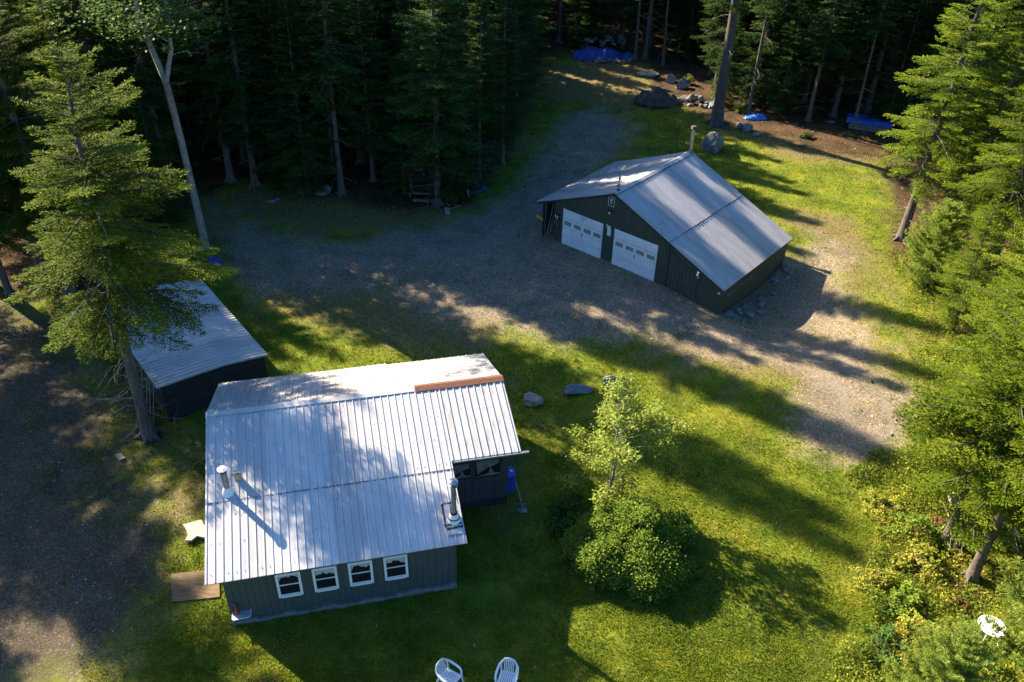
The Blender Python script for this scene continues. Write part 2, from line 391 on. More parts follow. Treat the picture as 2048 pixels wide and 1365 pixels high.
def regions(x, y):
    wob = 1.5 * fbm(x * 0.45, y * 0.45, 11, 4) + 1.1 * fbm(x * 1.9, y * 1.9, 23, 4)
    s = lambda d, w: np.clip(0.5 + (d + wob * 1.6) / w, 0, 1)
    g = np.zeros(np.shape(x)); d_ = np.zeros(np.shape(x)); l = np.zeros(np.shape(x))
    for p in GRAVEL: g = np.maximum(g, s(sdist(x, y, p), 2.6))
    for p in DRY: d_ = np.maximum(d_, s(sdist(x, y, p), 2.4))
    for p in LITTER: l = np.maximum(l, s(sdist(x, y, p), 1.6))
    d_ = np.maximum(d_, np.clip(3.2 * (fbm(np.asarray(x) * 0.32, np.asarray(y) * 0.32, 71, 5) - 0.09), 0, 0.7))
    return g, d_, l

def grid_axis(lo, hi, step, far):
    a = list(np.arange(lo, hi + 1e-6, step)); st = step; v = hi
    up = []
    while v < far: st *= 1.5; v += st; up.append(v)
    st = step; v = lo; dn = []
    while v > -far: st *= 1.5; v -= st; dn.append(v)
    return np.array(dn[::-1] + a + up)

def ground_material():
    m, nt, b = new_mat('yard_ground')
    L = nt.links.new
    at_ = nt.nodes.new('ShaderNodeAttribute'); at_.attribute_name = 'region'
    sp = nt.nodes.new('ShaderNodeSeparateColor'); L(at_.outputs['Color'], sp.inputs[0])
    fine = noise_col(nt, 7.0, 6, 0.7); mid = noise_col(nt, 0.7, 5, 0.6); tiny = noise_col(nt, 38.0, 3, 0.7)
    # lawn
    lawn = ramp(nt, mid.outputs['Fac'], [(0.32, (0.060, 0.092, 0.008)), (0.5, (0.130, 0.168, 0.013)), (0.68, (0.220, 0.228, 0.022))])
    dry = ramp(nt, fine.outputs['Fac'], [(0.33, (0.105, 0.100, 0.030)), (0.5, (0.165, 0.135, 0.055)), (0.66, (0.240, 0.190, 0.100))])
    # gravel: stones
    tc = nt.nodes.new('ShaderNodeTexCoord')
    vo = nt.nodes.new('ShaderNodeTexVoronoi'); vo.inputs['Scale'].default_value = 30.0; L(tc.outputs['Object'], vo.inputs['Vector'])
    vs = nt.nodes.new('ShaderNodeSeparateColor'); L(vo.outputs['Color'], vs.inputs[0])
    gst = ramp(nt, vs.outputs[0], [(0.0, (0.165, 0.140, 0.105)), (0.55, (0.265, 0.225, 0.165)), (0.92, (0.370, 0.325, 0.250)), (1.0, (0.56, 0.54, 0.50))])
    gn = ramp(nt, fine.outputs['Fac'], [(0.3, (0.55, 0.52, 0.50)), (0.7, (1.15, 1.12, 1.06))])
    gm = nt.nodes.new('ShaderNodeMix'); gm.data_type = 'RGBA'; gm.blend_type = 'MULTIPLY'; gm.inputs['Factor'].default_value = 1.0
    L(gst.outputs[0], gm.inputs['A']); L(gn.outputs[0], gm.inputs['B'])
    gmid = ramp(nt, mid.outputs['Fac'], [(0.3, (0.70, 0.70, 0.72)), (0.7, (1.2, 1.16, 1.08))])
    gm2 = nt.nodes.new('ShaderNodeMix'); gm2.data_type = 'RGBA'; gm2.blend_type = 'MULTIPLY'; gm2.inputs['Factor'].default_value = 1.0
    L(gm.outputs['Result'], gm2.inputs['A']); L(gmid.outputs[0], gm2.inputs['B'])
    litter0 = ramp(nt, fine.outputs['Fac'], [(0.3, (0.030, 0.020, 0.012)), (0.48, (0.078, 0.050, 0.028)), (0.62, (0.128, 0.085, 0.048)), (0.75, (0.07, 0.075, 0.026))])
    lmid = ramp(nt, mid.outputs['Fac'], [(0.34, (0.40, 0.44, 0.36)), (0.5, (0.9, 0.9, 0.9)), (0.64, (1.25, 1.1, 0.95))])
    lm = nt.nodes.new('ShaderNodeMix'); lm.data_type = 'RGBA'; lm.blend_type = 'MULTIPLY'; lm.inputs['Factor'].default_value = 1.0
    L(litter0.outputs[0], lm.inputs['A']); L(lmid.outputs[0], lm.inputs['B'])
    def sharpen(sock, w=0.34):
        a = N(nt, 'ShaderNodeMath', operation='SUBTRACT'); L(fine.outputs['Fac'], a.inputs[0]); a.inputs[1].default_value = 0.5
        c = N(nt, 'ShaderNodeMath', operation='MULTIPLY_ADD'); L(a.outputs[0], c.inputs[0]); c.inputs[1].default_value = 1.3; L(sock, c.inputs[2])
        mr = nt.nodes.new('ShaderNodeMapRange'); mr.inputs[1].default_value = 0.5 - w; mr.inputs[2].default_value = 0.5 + w; L(c.outputs[0], mr.inputs[0])
        return mr.outputs[0]
    def mix(f, a, b_):
        x = nt.nodes.new('ShaderNodeMix'); x.data_type = 'RGBA'; L(f, x.inputs['Factor']); L(a, x.inputs['A']); L(b_, x.inputs['B']); return x.outputs['Result']
    c = mix(sharpen(sp.outputs[1]), lawn.outputs[0], dry.outputs[0])
    c = mix(sharpen(sp.outputs[2]), c, lm.outputs['Result'])
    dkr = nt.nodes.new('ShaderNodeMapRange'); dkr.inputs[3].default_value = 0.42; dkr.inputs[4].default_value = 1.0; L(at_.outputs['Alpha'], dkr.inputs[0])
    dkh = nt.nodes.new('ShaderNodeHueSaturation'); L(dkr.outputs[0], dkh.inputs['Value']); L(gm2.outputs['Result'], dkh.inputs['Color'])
    ra = nt.nodes.new('ShaderNodeAttribute'); ra.attribute_name = 'rut'
    rcol = ramp(nt, fine.outputs['Fac'], [(0.3, (0.19, 0.165, 0.135)), (0.7, (0.29, 0.25, 0.20))])
    rm_ = N(nt, 'ShaderNodeMath', operation='MULTIPLY'); L(ra.outputs['Fac'], rm_.inputs[0]); rm_.inputs[1].default_value = 0.7
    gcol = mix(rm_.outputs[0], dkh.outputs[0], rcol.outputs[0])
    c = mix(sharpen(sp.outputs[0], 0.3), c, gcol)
    tn = ramp(nt, tiny.outputs['Fac'], [(0.3, (0.72, 0.72, 0.72)), (0.7, (1.25, 1.25, 1.25))])
    fm = nt.nodes.new('ShaderNodeMix'); fm.data_type = 'RGBA'; fm.blend_type = 'MULTIPLY'; fm.inputs['Factor'].default_value = 1.0
    L(c, fm.inputs['A']); L(tn.outputs[0], fm.inputs['B'])
    L(fm.outputs['Result'], b.inputs['Base Color'])
    b.inputs['Roughness'].default_value = 0.95; b.inputs['Specular IOR Level'].default_value = 0.15
    bp = nt.nodes.new('ShaderNodeBump'); bp.inputs['Distance'].default_value = 0.05; bp.inputs['Strength'].default_value = 0.8
    L(fine.outputs['Fac'], bp.inputs['Height'])
    bp2 = nt.nodes.new('ShaderNodeBump'); bp2.inputs['Distance'].default_value = 0.015; bp2.inputs['Strength'].default_value = 0.8
    L(tiny.outputs['Fac'], bp2.inputs['Height']); L(bp.outputs[0], bp2.inputs['Normal'])
    L(bp2.outputs[0], b.inputs['Normal'])
    return m

TRACK = P2W([(430, 430), (520, 470), (640, 505), (800, 512), (930, 480), (1040, 420), (1110, 340), (1180, 250), (1215, 190)])
TRACK2 = P2W([(1240, 620), (1400, 670), (1520, 690), (1640, 720), (1720, 770), (1740, 850)])
def ruts(x, y):
    r = np.zeros(np.shape(x))
    for T in (TRACK, TRACK2):
        d = np.full(np.shape(x), 1e9)
        for (ax, ay), (bx, by) in zip(T[:-1], T[1:]):
            ex, ey = bx - ax, by - ay; t = np.clip(((x - ax) * ex + (y - ay) * ey) / (ex * ex + ey * ey), 0, 1); d = np.minimum(d, np.hypot(x - ax - t * ex, y - ay - t * ey))
        d = d + 0.5 * fbm(x * 0.6, y * 0.6, 33, 3); r = np.maximum(r, np.exp(-((d - 0.85) / 0.30) ** 2))
    return r * np.clip(0.8 + 2 * fbm(x * 0.8, y * 0.8, 35, 3), 0, 1)
def make_ground():
    xs = grid_axis(-34, 34, 0.2, 900); ys = grid_axis(11, 62, 0.2, 900)
    nx, ny = len(xs), len(ys)
    X, Y = np.meshgrid(xs, ys)
    near = (np.abs(X) < 120) & (np.abs(Y - 40) < 120)
    Z = np.where(near, terrain(X, Y), 0)
    V = np.stack([X.ravel(), Y.ravel(), Z.ravel()], 1)
    i = np.arange(nx * ny).reshape(ny, nx)
    Fc = np.stack([i[:-1, :-1].ravel(), i[:-1, 1:].ravel(), i[1:, 1:].ravel(), i[1:, :-1].ravel()], 1)
    me = np_mesh('ground', V, Fc, ground_material(), smooth=True)
    g, d, l = regions(X.ravel(), Y.ravel())
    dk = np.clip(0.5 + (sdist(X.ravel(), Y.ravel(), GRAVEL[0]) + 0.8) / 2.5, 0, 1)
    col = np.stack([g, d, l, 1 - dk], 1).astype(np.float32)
    rt = me.attributes.new('rut', 'FLOAT', 'POINT'); rt.data.foreach_set('value', ruts(X.ravel(), Y.ravel()).astype(np.float32))
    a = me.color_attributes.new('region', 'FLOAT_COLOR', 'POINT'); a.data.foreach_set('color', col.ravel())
    tag(obj_from(me, 'ground'), kind='structure')
make_ground()

nr = np.random.default_rng(11)
def kites(P, D, S, L, Wd, bend=0.0):
    """kite shaped blades: base P, unit direction D, unit side S, length L, half width Wd"""
    L = L[:, None]; Wd = Wd[:, None]
    nrm = np.cross(D, S)
    a = P; t = P + D * L
    mid = P + D * L * 0.45
    l = mid - S * Wd + nrm * L * bend; r = mid + S * Wd + nrm * L * bend
    return np.stack([a, r, t, l], 1).reshape(-1, 3)
def quad_idx(n): return np.arange(n * 4, dtype=np.int32).reshape(n, 4)
def unit(v): return v / (np.linalg.norm(v, axis=1, keepdims=True) + 1e-9)

HOUSE_POLY = None
def ground_samples(n, y0, y1, spread=0.63, p=2.0):
    u = nr.random(n)
    y = 1 / (1 / y0 + u * (1 / y1 - 1 / y0)) if p == 2.0 else y0 + u * (y1 - y0)
    x = (nr.random(n) * 2 - 1) * (spread * y + 3.0)
    return x, y

def make_lawn_grass():
    x, y = ground_samples(1150000, 13.0, 66.0)
    g, d, l = regions(x, y)
    pr = (1 - g) ** 1.5 * (1 - 0.92 * l) * (1 - 0.45 * d) * np.clip(0.75 + 1.6 * fbm(x * 1.2, y * 1.2, 41, 3), 0.25, 1) + g * np.clip(2.6 * (fbm(x * 0.7, y * 0.7, 61, 4) - 0.04), 0.012, 0.5) * (1 - l) * (1 - ruts(x, y))
    k = nr.random(len(x)) < pr * 0.62
    x, y, g, d = x[k], y[k], g[k], d[k]
    n = len(x)
    P = np.stack([x, y, terrain(x, y) - 0.01], 1)
    lean = np.stack([nr.normal(0, 0.42, n), nr.normal(0, 0.42, n), np.ones(n)], 1)
    D = unit(lean); S = unit(np.cross(D, np.stack([nr.normal(0, 1, n), nr.normal(0, 1, n), np.zeros(n)], 1)))
    H = nr.uniform(0.035, 0.085, n) * (0.8 + y / 45.0); Wd = nr.uniform(0.006, 0.013, n) * (0.6 + y / 28.0)
    V = kites(P, D, S, H, Wd, 0.1)
    t = np.clip(0.40 + 1.15 * fbm(x * 0.45, y * 0.45, 77, 4) + 0.9 * np.maximum(0, fbm(x * 1.7, y * 1.7, 78, 3) - 0.06) * 2 - 0.8 * np.maximum(0, fbm(x * 0.9, y * 0.9, 79, 3) - 0.10) * 2 + nr.normal(0, 0.13, n) + 0.30 * d, 0, 1)
    me = np_mesh('grass', V, quad_idx(n), M['grass'], np.repeat(t, 4))
    tag(obj_from(me, 'grass'), 'short mown green lawn grass around the house and garage', 'grass', kind='stuff')
make_lawn_grass()

def octa(n):
    base = np.array([(1, 0, 0), (-1, 0, 0), (0, 1, 0), (0, -1, 0), (0, 0, 1), (0, 0, -1)], float)
    f = np.array([(0, 2, 4), (2, 1, 4), (1, 3, 4), (3, 0, 4), (2, 0, 5), (1, 2, 5), (3, 1, 5), (0, 3, 5)])
    return base, f
def make_stones():
    x, y = ground_samples(90000, 13.0, 60.0)
    g, d, l = regions(x, y)
    rubble = np.exp(-(((x - 11.3) / 1.6) ** 2 + ((y - 36.6) / 3.6) ** 2))
    k = nr.random(len(x)) < (g * 0.16 + 0.012 * l + 0.6 * rubble)
    x, y = x[k], y[k]; n = len(x)
    b, f = octa(n)
    r = nr.lognormal(-4.15, 0.45, n)[:, None, None] * (0.8 + y / 60)[:, None, None]
    V = b[None] * r * nr.uniform(0.6, 1.3, (n, 6, 1)) * np.array([1, 1, 0.6])
    a = nr.random(n) * 6.28; c, s = np.cos(a)[:, None], np.sin(a)[:, None]
    V = np.stack([V[:, :, 0] * c - V[:, :, 1] * s, V[:, :, 0] * s + V[:, :, 1] * c, V[:, :, 2]], 2)
    V += np.stack([x, y, terrain(x, y) + 0.004], 1)[:, None, :]
    Fc = (f[None] + np.arange(n)[:, None, None] * 6).reshape(-1, 3)
    m, nt, bb = new_mat('gravel_stone')
    aa = nt.nodes.new('ShaderNodeAttribute'); aa.attribute_name = 'tint'
    rr = ramp(nt, aa.outputs['Fac'], [(0, (0.10, 0.088, 0.075)), (0.7, (0.23, 0.20, 0.17)), (1, (0.55, 0.53, 0.50))])
    nt.links.new(rr.outputs[0], bb.inputs['Base Color']); bb.inputs['Roughness'].default_value = 0.9
    me = np_mesh('gravel', V.reshape(-1, 3), Fc, m, np.repeat(nr.random(n) ** 1.6, 6))
    tag(obj_from(me, 'gravel'), 'loose grey gravel stones scattered over the driveway and yard', 'gravel', kind='stuff')
make_stones()

def make_litter():
    x, y = ground_samples(150000, 14.0, 85.0)
    g, d, l = regions(x, y)
    k = nr.random(len(x)) < (0.28 * l + 0.012)
    x, y = x[k], y[k]; n = len(x)
    P = np.stack([x, y, terrain(x, y) + 0.012], 1)
    a = nr.random(n) * 6.28
    D = unit(np.stack([np.cos(a), np.sin(a), nr.normal(0.1, 0.25, n)], 1))
    S = unit(np.cross(D, np.stack([nr.normal(0, 0.3, n), nr.normal(0, 0.3, n), np.ones(n)], 1)))
    L = nr.uniform(0.05, 0.16, n) * (0.7 + y / 50); tw = nr.random(n) < 0.25
    L = np.where(tw, L * 2.6, L); W = np.where(tw, 0.008, L * 0.28)
    m = leaf_mat('dead_leaves', [(0, (0.05, 0.03, 0.018)), (0.5, (0.13, 0.075, 0.035)), (0.85, (0.22, 0.13, 0.06)), (1, (0.30, 0.26, 0.2))], 0.1, 0.8)
    me = np_mesh('forest_litter', kites(P, D, S, L, W, 0.08), quad_idx(n), m, np.repeat(nr.random(n), 4))
    tag(obj_from(me, 'forest_litter'), 'brown fallen leaves and twigs on the forest floor', 'leaf litter', kind='stuff')
make_litter()

# ------------------------------------------------------------------ buildings
def ribbed(mb, O, A, S, pitch=0.23, h=0.022, wb=0.024, wt=0.010, th=0.03, nseg=3, first=0.02, sag=0.0, seed=1):
    """ribbed sheet: O corner, A across the ribs, S down the ribs"""
    O, A, S = Vector(O), Vector(A), Vector(S); LA = A.length; a = A / LA; n = A.cross(S).normalized()
    if n.z < 0: n = -n
    prof = [(0.0, 0.0)]; x = first + wb
    while x + wb < LA:
        prof += [(x - wb, 0), (x - wt, h), (x + wt, h), (x + wb, 0)]
        x += pitch
    prof.append((LA, 0.0))
    r = random.Random(seed); k = len(prof); top = []; bot = []
    for j in range(nseg + 1):
        for (px, ph) in prof:
            w_ = sag * math.sin(px * 1.7 + j * 1.3 + seed) 
            p = O + a * px + S * (j / nseg) + n * (ph + w_)
            top.append(p); bot.append(O + a * px + S * (j / nseg) + n * (w_ - th))
    vs = top + bot; nt_ = len(top); fs = []
    for j in range(nseg):
        for i in range(k - 1):
            q = (j * k + i, j * k + i + 1, (j + 1) * k + i + 1, (j + 1) * k + i)
            fs.append(q); fs.append(tuple(nt_ + t for t in reversed(q)))
    for i in range(k - 1):
        fs.append((i, nt_ + i, nt_ + i + 1, i + 1)); b = nseg * k
        fs.append((b + i, b + i + 1, nt_ + b + i + 1, nt_ + b + i))
    for j in range(nseg):
        a0, a1 = j * k, (j + 1) * k; fs.append((a0, a1, nt_ + a1, nt_ + a0))
        a0, a1 = j * k + k - 1, (j + 1) * k + k - 1; fs.append((a0, nt_ + a0, nt_ + a1, a1))
    mb.add(vs, fs); return mb

def local_ray(px, py, loc, yaw):
    """camera ray of a pixel in a building's own frame"""
    c, s = math.cos(yaw), math.sin(yaw)
    def L(z):
        X, Y = at(px, py, z); dx, dy = X - loc[0], Y - loc[1]
        return Vector((c * dx + s * dy, -s * dx + c * dy, z))
    return L(0.0), L(3.0)

# ---- house
H_LOC, H_YAW = (-9.7704, 20.9839, 0.0), 0.24036
HR, HE, WF, HL, HX2, HSH, WB, HB = 4.052, 2.4126, 5.6044, 9.745, 7.484, 2.878, 3.29, 2.716
def hz(y): return HR + (HE - HR) * (-y / WF) if y < 0 else HR + (HB - HR) * (y / WB)
def house_roof_at(px, py):
    a, b = local_ray(px, py, H_LOC, H_YAW); k = (HR - HE) / WF
    fa = a.z - (HR + k * a.y); fb = b.z - (HR + k * b.y); t = fa / (fa - fb)
    return a + (b - a) * t
house = thing('house', 'low dark green cabin with a ribbed pale metal roof and two stove pipes', 'house', H_LOC, H_YAW)
HNF = Vector((0, -(HR - HE) / WF, 1)).normalized()      # front slope normal
SM = -3.1
mb = MB()
ribbed(mb, (0, 0, HR + 0.008), (HX2, 0, 0), (0, SM - 0.05, hz(SM - 0.05) - HR), seed=2, sag=0.004)
ribbed(mb, (0, SM, hz(SM) - 0.004), (HX2 - 0.004, 0, 0), (0, -WF - SM, HE - hz(SM)), seed=5, sag=0.005)
# roofing screws in rows
mb.mi = 1; rs = random.Random(8)
for y in (-0.35, -1.2, -2.05, -2.95, -3.6, -4.45, -5.35):
    for i in range(32):
        if rs.random() < 0.5:
            x = 0.17 + 0.23 * i
            p = Vector((x, y, hz(y))) + HNF * 0.012; mb.box(p, (0.02, 0.02, 0.012))
# black lap line of the two sheet courses
mb.mi = 2; rs = random.Random(18)
for i in range(33):
    x0 = 0.02 + i * 0.226
    if i > 7 or rs.random() < 0.4: mb.bar(Vector((x0, SM - 0.055, hz(SM - 0.055))) + HNF * 0.012, Vector((x0 + rs.uniform(0.1, 0.22), SM - 0.056, hz(SM - 0.056))) + HNF * 0.012, 0.016, 0.012, HNF)
mb.build('front_roof', [M['roof'], M['rust'], M['tar']], house)
mb = MB()
ribbed(mb, (HX2 + 0.004, 0, HR + 0.010), (HL - HX2, 0, 0), (0, -HSH, hz(-HSH) - HR), pitch=0.235, h=0.028, wb=0.022, wt=0.012, seed=9, sag=0.003)
mb.build('porch_roof', M['roof_old'], house)
mb = MB()
ribbed(mb, (6.05, 0, HR), (-6.05, 0, 0), (0, WB + 0.14, hz(WB + 0.14) - HR), pitch=0.21, seed=3, sag=0.006)
ribbed(mb, (HL, 0, HR + 0.004), (-(HL - 6.052), 0, 0), (0, WB, HB - HR), pitch=0.31, seed=4, sag=0.004)
mb.build('rear_roof', M['roof_old'], house)
def ridge_cap(x0, x1, m, name, w=0.17, lift=0.04):
    mb = MB(); d = hz(-w) - HR; e = hz(w) - HR
    mb.prism([(-w, HR + d + lift - 0.012), (-w, HR + d + lift), (0, HR + lift), (w, HR + e + lift), (w, HR + e + lift - 0.012), (0, HR + lift - 0.014)], x0, x1, 'x')
    return mb.build(name, m, house)
ridge_cap(-0.01, 6.72, M['roof'], 'ridge_cap')
rc = ridge_cap(6.724, HL + 0.02, M['rust'], 'ridge_cap', 0.2, 0.05); rc['label'] = 'rust red ridge cap'
# walls
YW, XL, XR, YP, XP, YBK = -5.154, 0.364, 7.209, -2.044, 9.55, 2.95
mb = MB(); mb.prism([(YW, -0.35), (YW, hz(YW) - 0.05), (0, HR - 0.06), (YBK, hz(YBK) - 0.05), (YBK, -0.35)], XL, XR, 'x')
mb.build('wall', M['siding'], house)
mb = MB(); mb.prism([(YP, 0.42), (YP, hz(YP) - 0.06), (0, HR - 0.07), (YBK - 0.004, hz(YBK) - 0.06), (YBK - 0.004, 0.42)], XR + 0.002, XP, 'x')
mb.build('porch_wall', M['porch_siding'], house)
mb = MB(); mb.prism([(YP + 0.02, -0.35), (YP + 0.02, 0.418), (YBK - 0.02, 0.418), (YBK - 0.02, -0.35)], XR + 0.002, XP - 0.02, 'x')
mb.build('porch_skirt', M['tarpaper'], house)
mb = MB()
xs_ = [XL - 0.02 + i * 0.38 for i in range(19)]
for i in range(len(xs_) - 1):
    hh = 0.16 + 0.05 * math.sin(i * 1.9) + (0.06 if i > 12 else 0)
    mb.box(((xs_[i] + xs_[i + 1]) / 2, YW - 0.04 - 0.012 * (i % 3), -0.35 + (0.35 + hh) / 2), (xs_[i + 1] - xs_[i] - 0.003, 0.10, 0.35 + hh))
mb.build('foundation', M['concrete'], house)
# fascia and eave boards
mb = MB()
mb.box((HX2 / 2 + 0.15, YW - 0.16, hz(YW - 0.16) - 0.075), (HX2 - 0.32, 0.025, 0.07))
mb.box(((XR + HL) / 2 + 0.1, -HSH + 0.06, hz(-HSH) - 0.06), (HL - XR, 0.03, 0.06))
mb.build('fascia', M['trim_green'], house)
mb = MB(); mb.bar((HX2 + 0.05, -HSH - 0.03, hz(-HSH) - 0.025), (HL + 0.26, -HSH - 0.03, hz(-HSH) - 0.04), 0.09, 0.05); mb.build('gutter', M['steel'], house)
# windows of the front wall
def white_window(xc, seed):
    r = random.Random(seed); W, Z0, Z1, T = 0.72, 0.84, 1.86, 0.075; y = YW
    mb = MB()
    mb.box((xc - W / 2 + T / 2, y - 0.02, (Z0 + Z1) / 2), (T, 0.04, Z1 - Z0)); mb.box((xc + W / 2 - T / 2, y - 0.02, (Z0 + Z1) / 2), (T, 0.04, Z1 - Z0))
    mb.box((xc, y - 0.02, Z1 - T / 2), (W - 2 * T, 0.038, T)); mb.box((xc, y - 0.028, Z0 + T / 2 - 0.005), (W - 2 * T, 0.056, T))
    fr = mb.build('window', M['white_paint'], house)
    iw = W - 2 * T
    mb = MB(); mb.box((xc, y - 0.024, 1.37), (iw, 0.02, 0.035)); mb.build('sash', M['white_paint'], fr)
    mb = MB(); mb.box((xc, y - 0.012, Z0 + T + 0.015), (iw, 0.018, 0.03)); mb.build('sill', M['white_paint'], fr)
    mb = MB(); mb.box((xc, y - 0.003, (Z0 + Z1) / 2), (iw, 0.004, Z1 - Z0 - 2 * T)); mb.build('dark_backing', M['dark'], fr)  # flat dark sheet on the solid wall, stands in for the unlit room
    poly = [(xc - iw / 2 + 0.01, Z1 - T), (xc + iw / 2 - 0.01, Z1 - T)]; n = 14; low = []
    ph = r.random() * 6; cz0 = (1.58, 1.64, 1.61, 1.70)[seed % 4]; am = (0.03, 0.06, 0.045, 0.02)[seed % 4]
    for i in range(n + 1):
        t = i / n; z = cz0 + am * math.sin(t * (6 + 3 * (seed % 3)) + ph) + 0.025 * math.sin(t * 23 + ph * 2) - (0.13 * (1 - t / 0.2) if t < 0.2 and seed % 3 else 0) - (0.15 * (t - 0.8) / 0.2 if t > 0.8 and seed % 2 else 0)
        low.append((xc + iw / 2 - 0.01 - t * (iw - 0.02), z))
    mb = MB(); mb.prism(poly + low, y - 0.0085, y - 0.0065); mb.build('curtain', M['curtain'], fr)
    mb = MB(); mb.box((xc, y - 0.0115, (Z0 + Z1) / 2), (iw, 0.003, Z1 - Z0 - 2 * T)); mb.build('pane', M['glass'], fr)
for i, xc in enumerate((2.19, 3.246, 4.294, 5.35)): white_window(xc, 31 + i)
def dark_window(x0, x1, z0, z1):
    y = YP; mb = MB(); T = 0.05
    for bx in (((x0 + x1) / 2, z0 - T / 2, x1 - x0 + 2 * T, T), ((x0 + x1) / 2, z1 + T / 2, x1 - x0 + 2 * T, T)): mb.box((bx[0], y - 0.015, bx[1]), (bx[2], 0.03, bx[3]))
    mb.box((x0 - T / 2, y - 0.015, (z0 + z1) / 2), (T, 0.03, z1 - z0)); mb.box((x1 + T / 2, y - 0.015, (z0 + z1) / 2), (T, 0.03, z1 - z0))
    fr = mb.build('porch_window', M['trim_green'], house)
    mb = MB(); mb.box(((x0 + x1) / 2, y - 0.002, (z0 + z1) / 2), (x1 - x0, 0.003, z1 - z0)); mb.build('dark_backing', M['dark'], fr)
    mb = MB(); w_ = x1 - x0
    mb.prism([(x0 + 0.02, z1 - 0.03), (x1 - 0.03, z1 - 0.02), (x1 - 0.05, z1 - 0.22), (x1 - 0.3 * w_, z1 - 0.30), (x0 + 0.5 * w_, z1 - 0.36), (x0 + 0.25 * w_, z1 - 0.5), (x0 + 0.05, z1 - 0.62)], y - 0.0055, y - 0.0045)
    mb.prism([(x0 + 0.0, z0 + 0.02), (x1, z0 + 0.03), (x1, z0 + 0.11), (x0 + 0.75 * w_, z0 + 0.13), (x0 + 0.6 * w_, z0 + 0.42), (x0 + 0.52 * w_, z0 + 0.14), (x0 + 0.2 * w_, z0 + 0.09)], y - 0.0055, y - 0.0045)
    mb.build('curtain', pmat('grey_film', (0.16, 0.17, 0.18), (0.34, 0.35, 0.36), 5, 0.5), fr)
    mb = MB(); mb.box(((x0 + x1) / 2, y - 0.009, (z0 + z1) / 2), (x1 - x0, 0.003, z1 - z0)); mb.build('pane', M['glass'], fr)
dark_window(8.42, 9.26, 1.50, 2.26); dark_window(7.46, 8.24, 1.55, 2.22)
# stove pipe with the white cap
cx, cy = 0.657, -2.88; cz = hz(cy)
mb = MB(); mb.lathe([(0.092, -0.1), (0.092, 0.80), (0.098, 0.80), (0.098, 0.86)], (cx, cy, cz), 20); ch = mb.build('chimney', M['dull_steel'], house, smooth=False)
mb = MB(); mb.lathe([(0.19, -0.04), (0.17, 0.05), (0.115, 0.20), (0.10, 0.24)], (cx, cy, cz), 18); mb.build('flashing', M['white_paint'], ch)
mb = MB(); mb.lathe([(0.105, 0.86), (0.105, 0.94), (0.06, 0.95)], (cx, cy, cz), 16); mb.build('band', M['black_iron'], ch)
mb = MB(); mb.lathe([(0.05, 0.95), (0.155, 0.965), (0.16, 0.985), (0.07, 1.03), (0.0, 1.035)], (cx, cy, cz), 9); mb.build('cap', M['white_paint'], ch)
vx, vy = 0.98, -2.52; vz = hz(vy)
mb = MB(); mb.box((vx, vy, vz + 0.15), (0.23, 0.07, 0.42), Matrix.Rotation(0.12, 3, 'X')); vb = mb.build('roof_vent', M['pale_board'], house)
mb = MB(); mb.bar((vx - 0.16, vy - 0.01, vz + 0.30), (vx + 0.06, vy - 0.05, vz + 0.33), 0.05, 0.04); mb.build('bracket', M['rust'], vb)
# tall steel pipe at the front right of the roof
b0 = house_roof_at(908, 1040)
cx, cy, cz = b0.x, b0.y, b0.z
mb = MB(); mb.lathe([(0.085, 0.0), (0.085, 0.88), (0.09, 0.88), (0.09, 0.92), (0.08, 0.92), (0.08, 1.42)], (cx, cy, cz), 20); ch2 = mb.build('chimney', M['steel'], house); ch2['label'] = 'tall shiny stove pipe'
mb = MB(); mb.lathe([(0.22, -0.07), (0.21, 0.02), (0.135, 0.24), (0.10, 0.30)], (cx, cy, cz), 18); mb.build('flashing', M['white_paint'], ch2)
mb = MB(); mb.lathe([(0.10, 1.40), (0.145, 1.44), (0.145, 1.47), (0.09, 1.49), (0.09, 1.55), (0.15, 1.56), (0.152, 1.60), (0.05, 1.63), (0.0, 1.635)], (cx, cy, cz), 20); mb.build('cap', M['steel'], ch2)
mb = MB(); mb.lathe([(0.096, 0.285), (0.115, 0.29), (0.115, 0.34), (0.096, 0.345)], (cx, cy, cz), 16); mb.lathe([(0.175, 0.12), (0.19, 0.12), (0.18, 0.15), (0.168, 0.15)], (cx, cy, cz), 16); mb.build('seal_ring', M['tar'], ch2)
mb = MB(); mb.box((cx + 0.0, cy - 0.02, cz + 0.022), (0.50, 0.95, 0.016), Matrix.Rotation(math.atan2(HR - HE, WF), 3, 'X')); 
mb.build('patch_sheet', M['roof_old'], house)
rr = random.Random(4)
def tarline(p, q_, w0=0.05):
    mb = MB()
    A, B = house_roof_at(*p), house_roof_at(*q_); n = 12
    for i in range(n):
        a = A.lerp(B, i / n); b = A.lerp(B, (i + 1) / n); j = HNF * (0.038 + 0.006 * (i % 2))
        d = Vector((rr.uniform(-.01, .01), rr.uniform(-.01, .01), 0))
        mb.bar(a + j + d, b + j + d, w0 * rr.uniform(0.6, 1.35), 0.02, HNF)
    mb.build('tar_seal', M['tar'], house)
for a, b in (((883, 1011), (906, 1006)), ((883, 1011), (892, 1057)), ((892, 1053), (924, 1047)), ((893, 1060), (926, 1054)), ((901, 1015), (906, 1045))): tarline(a, b)
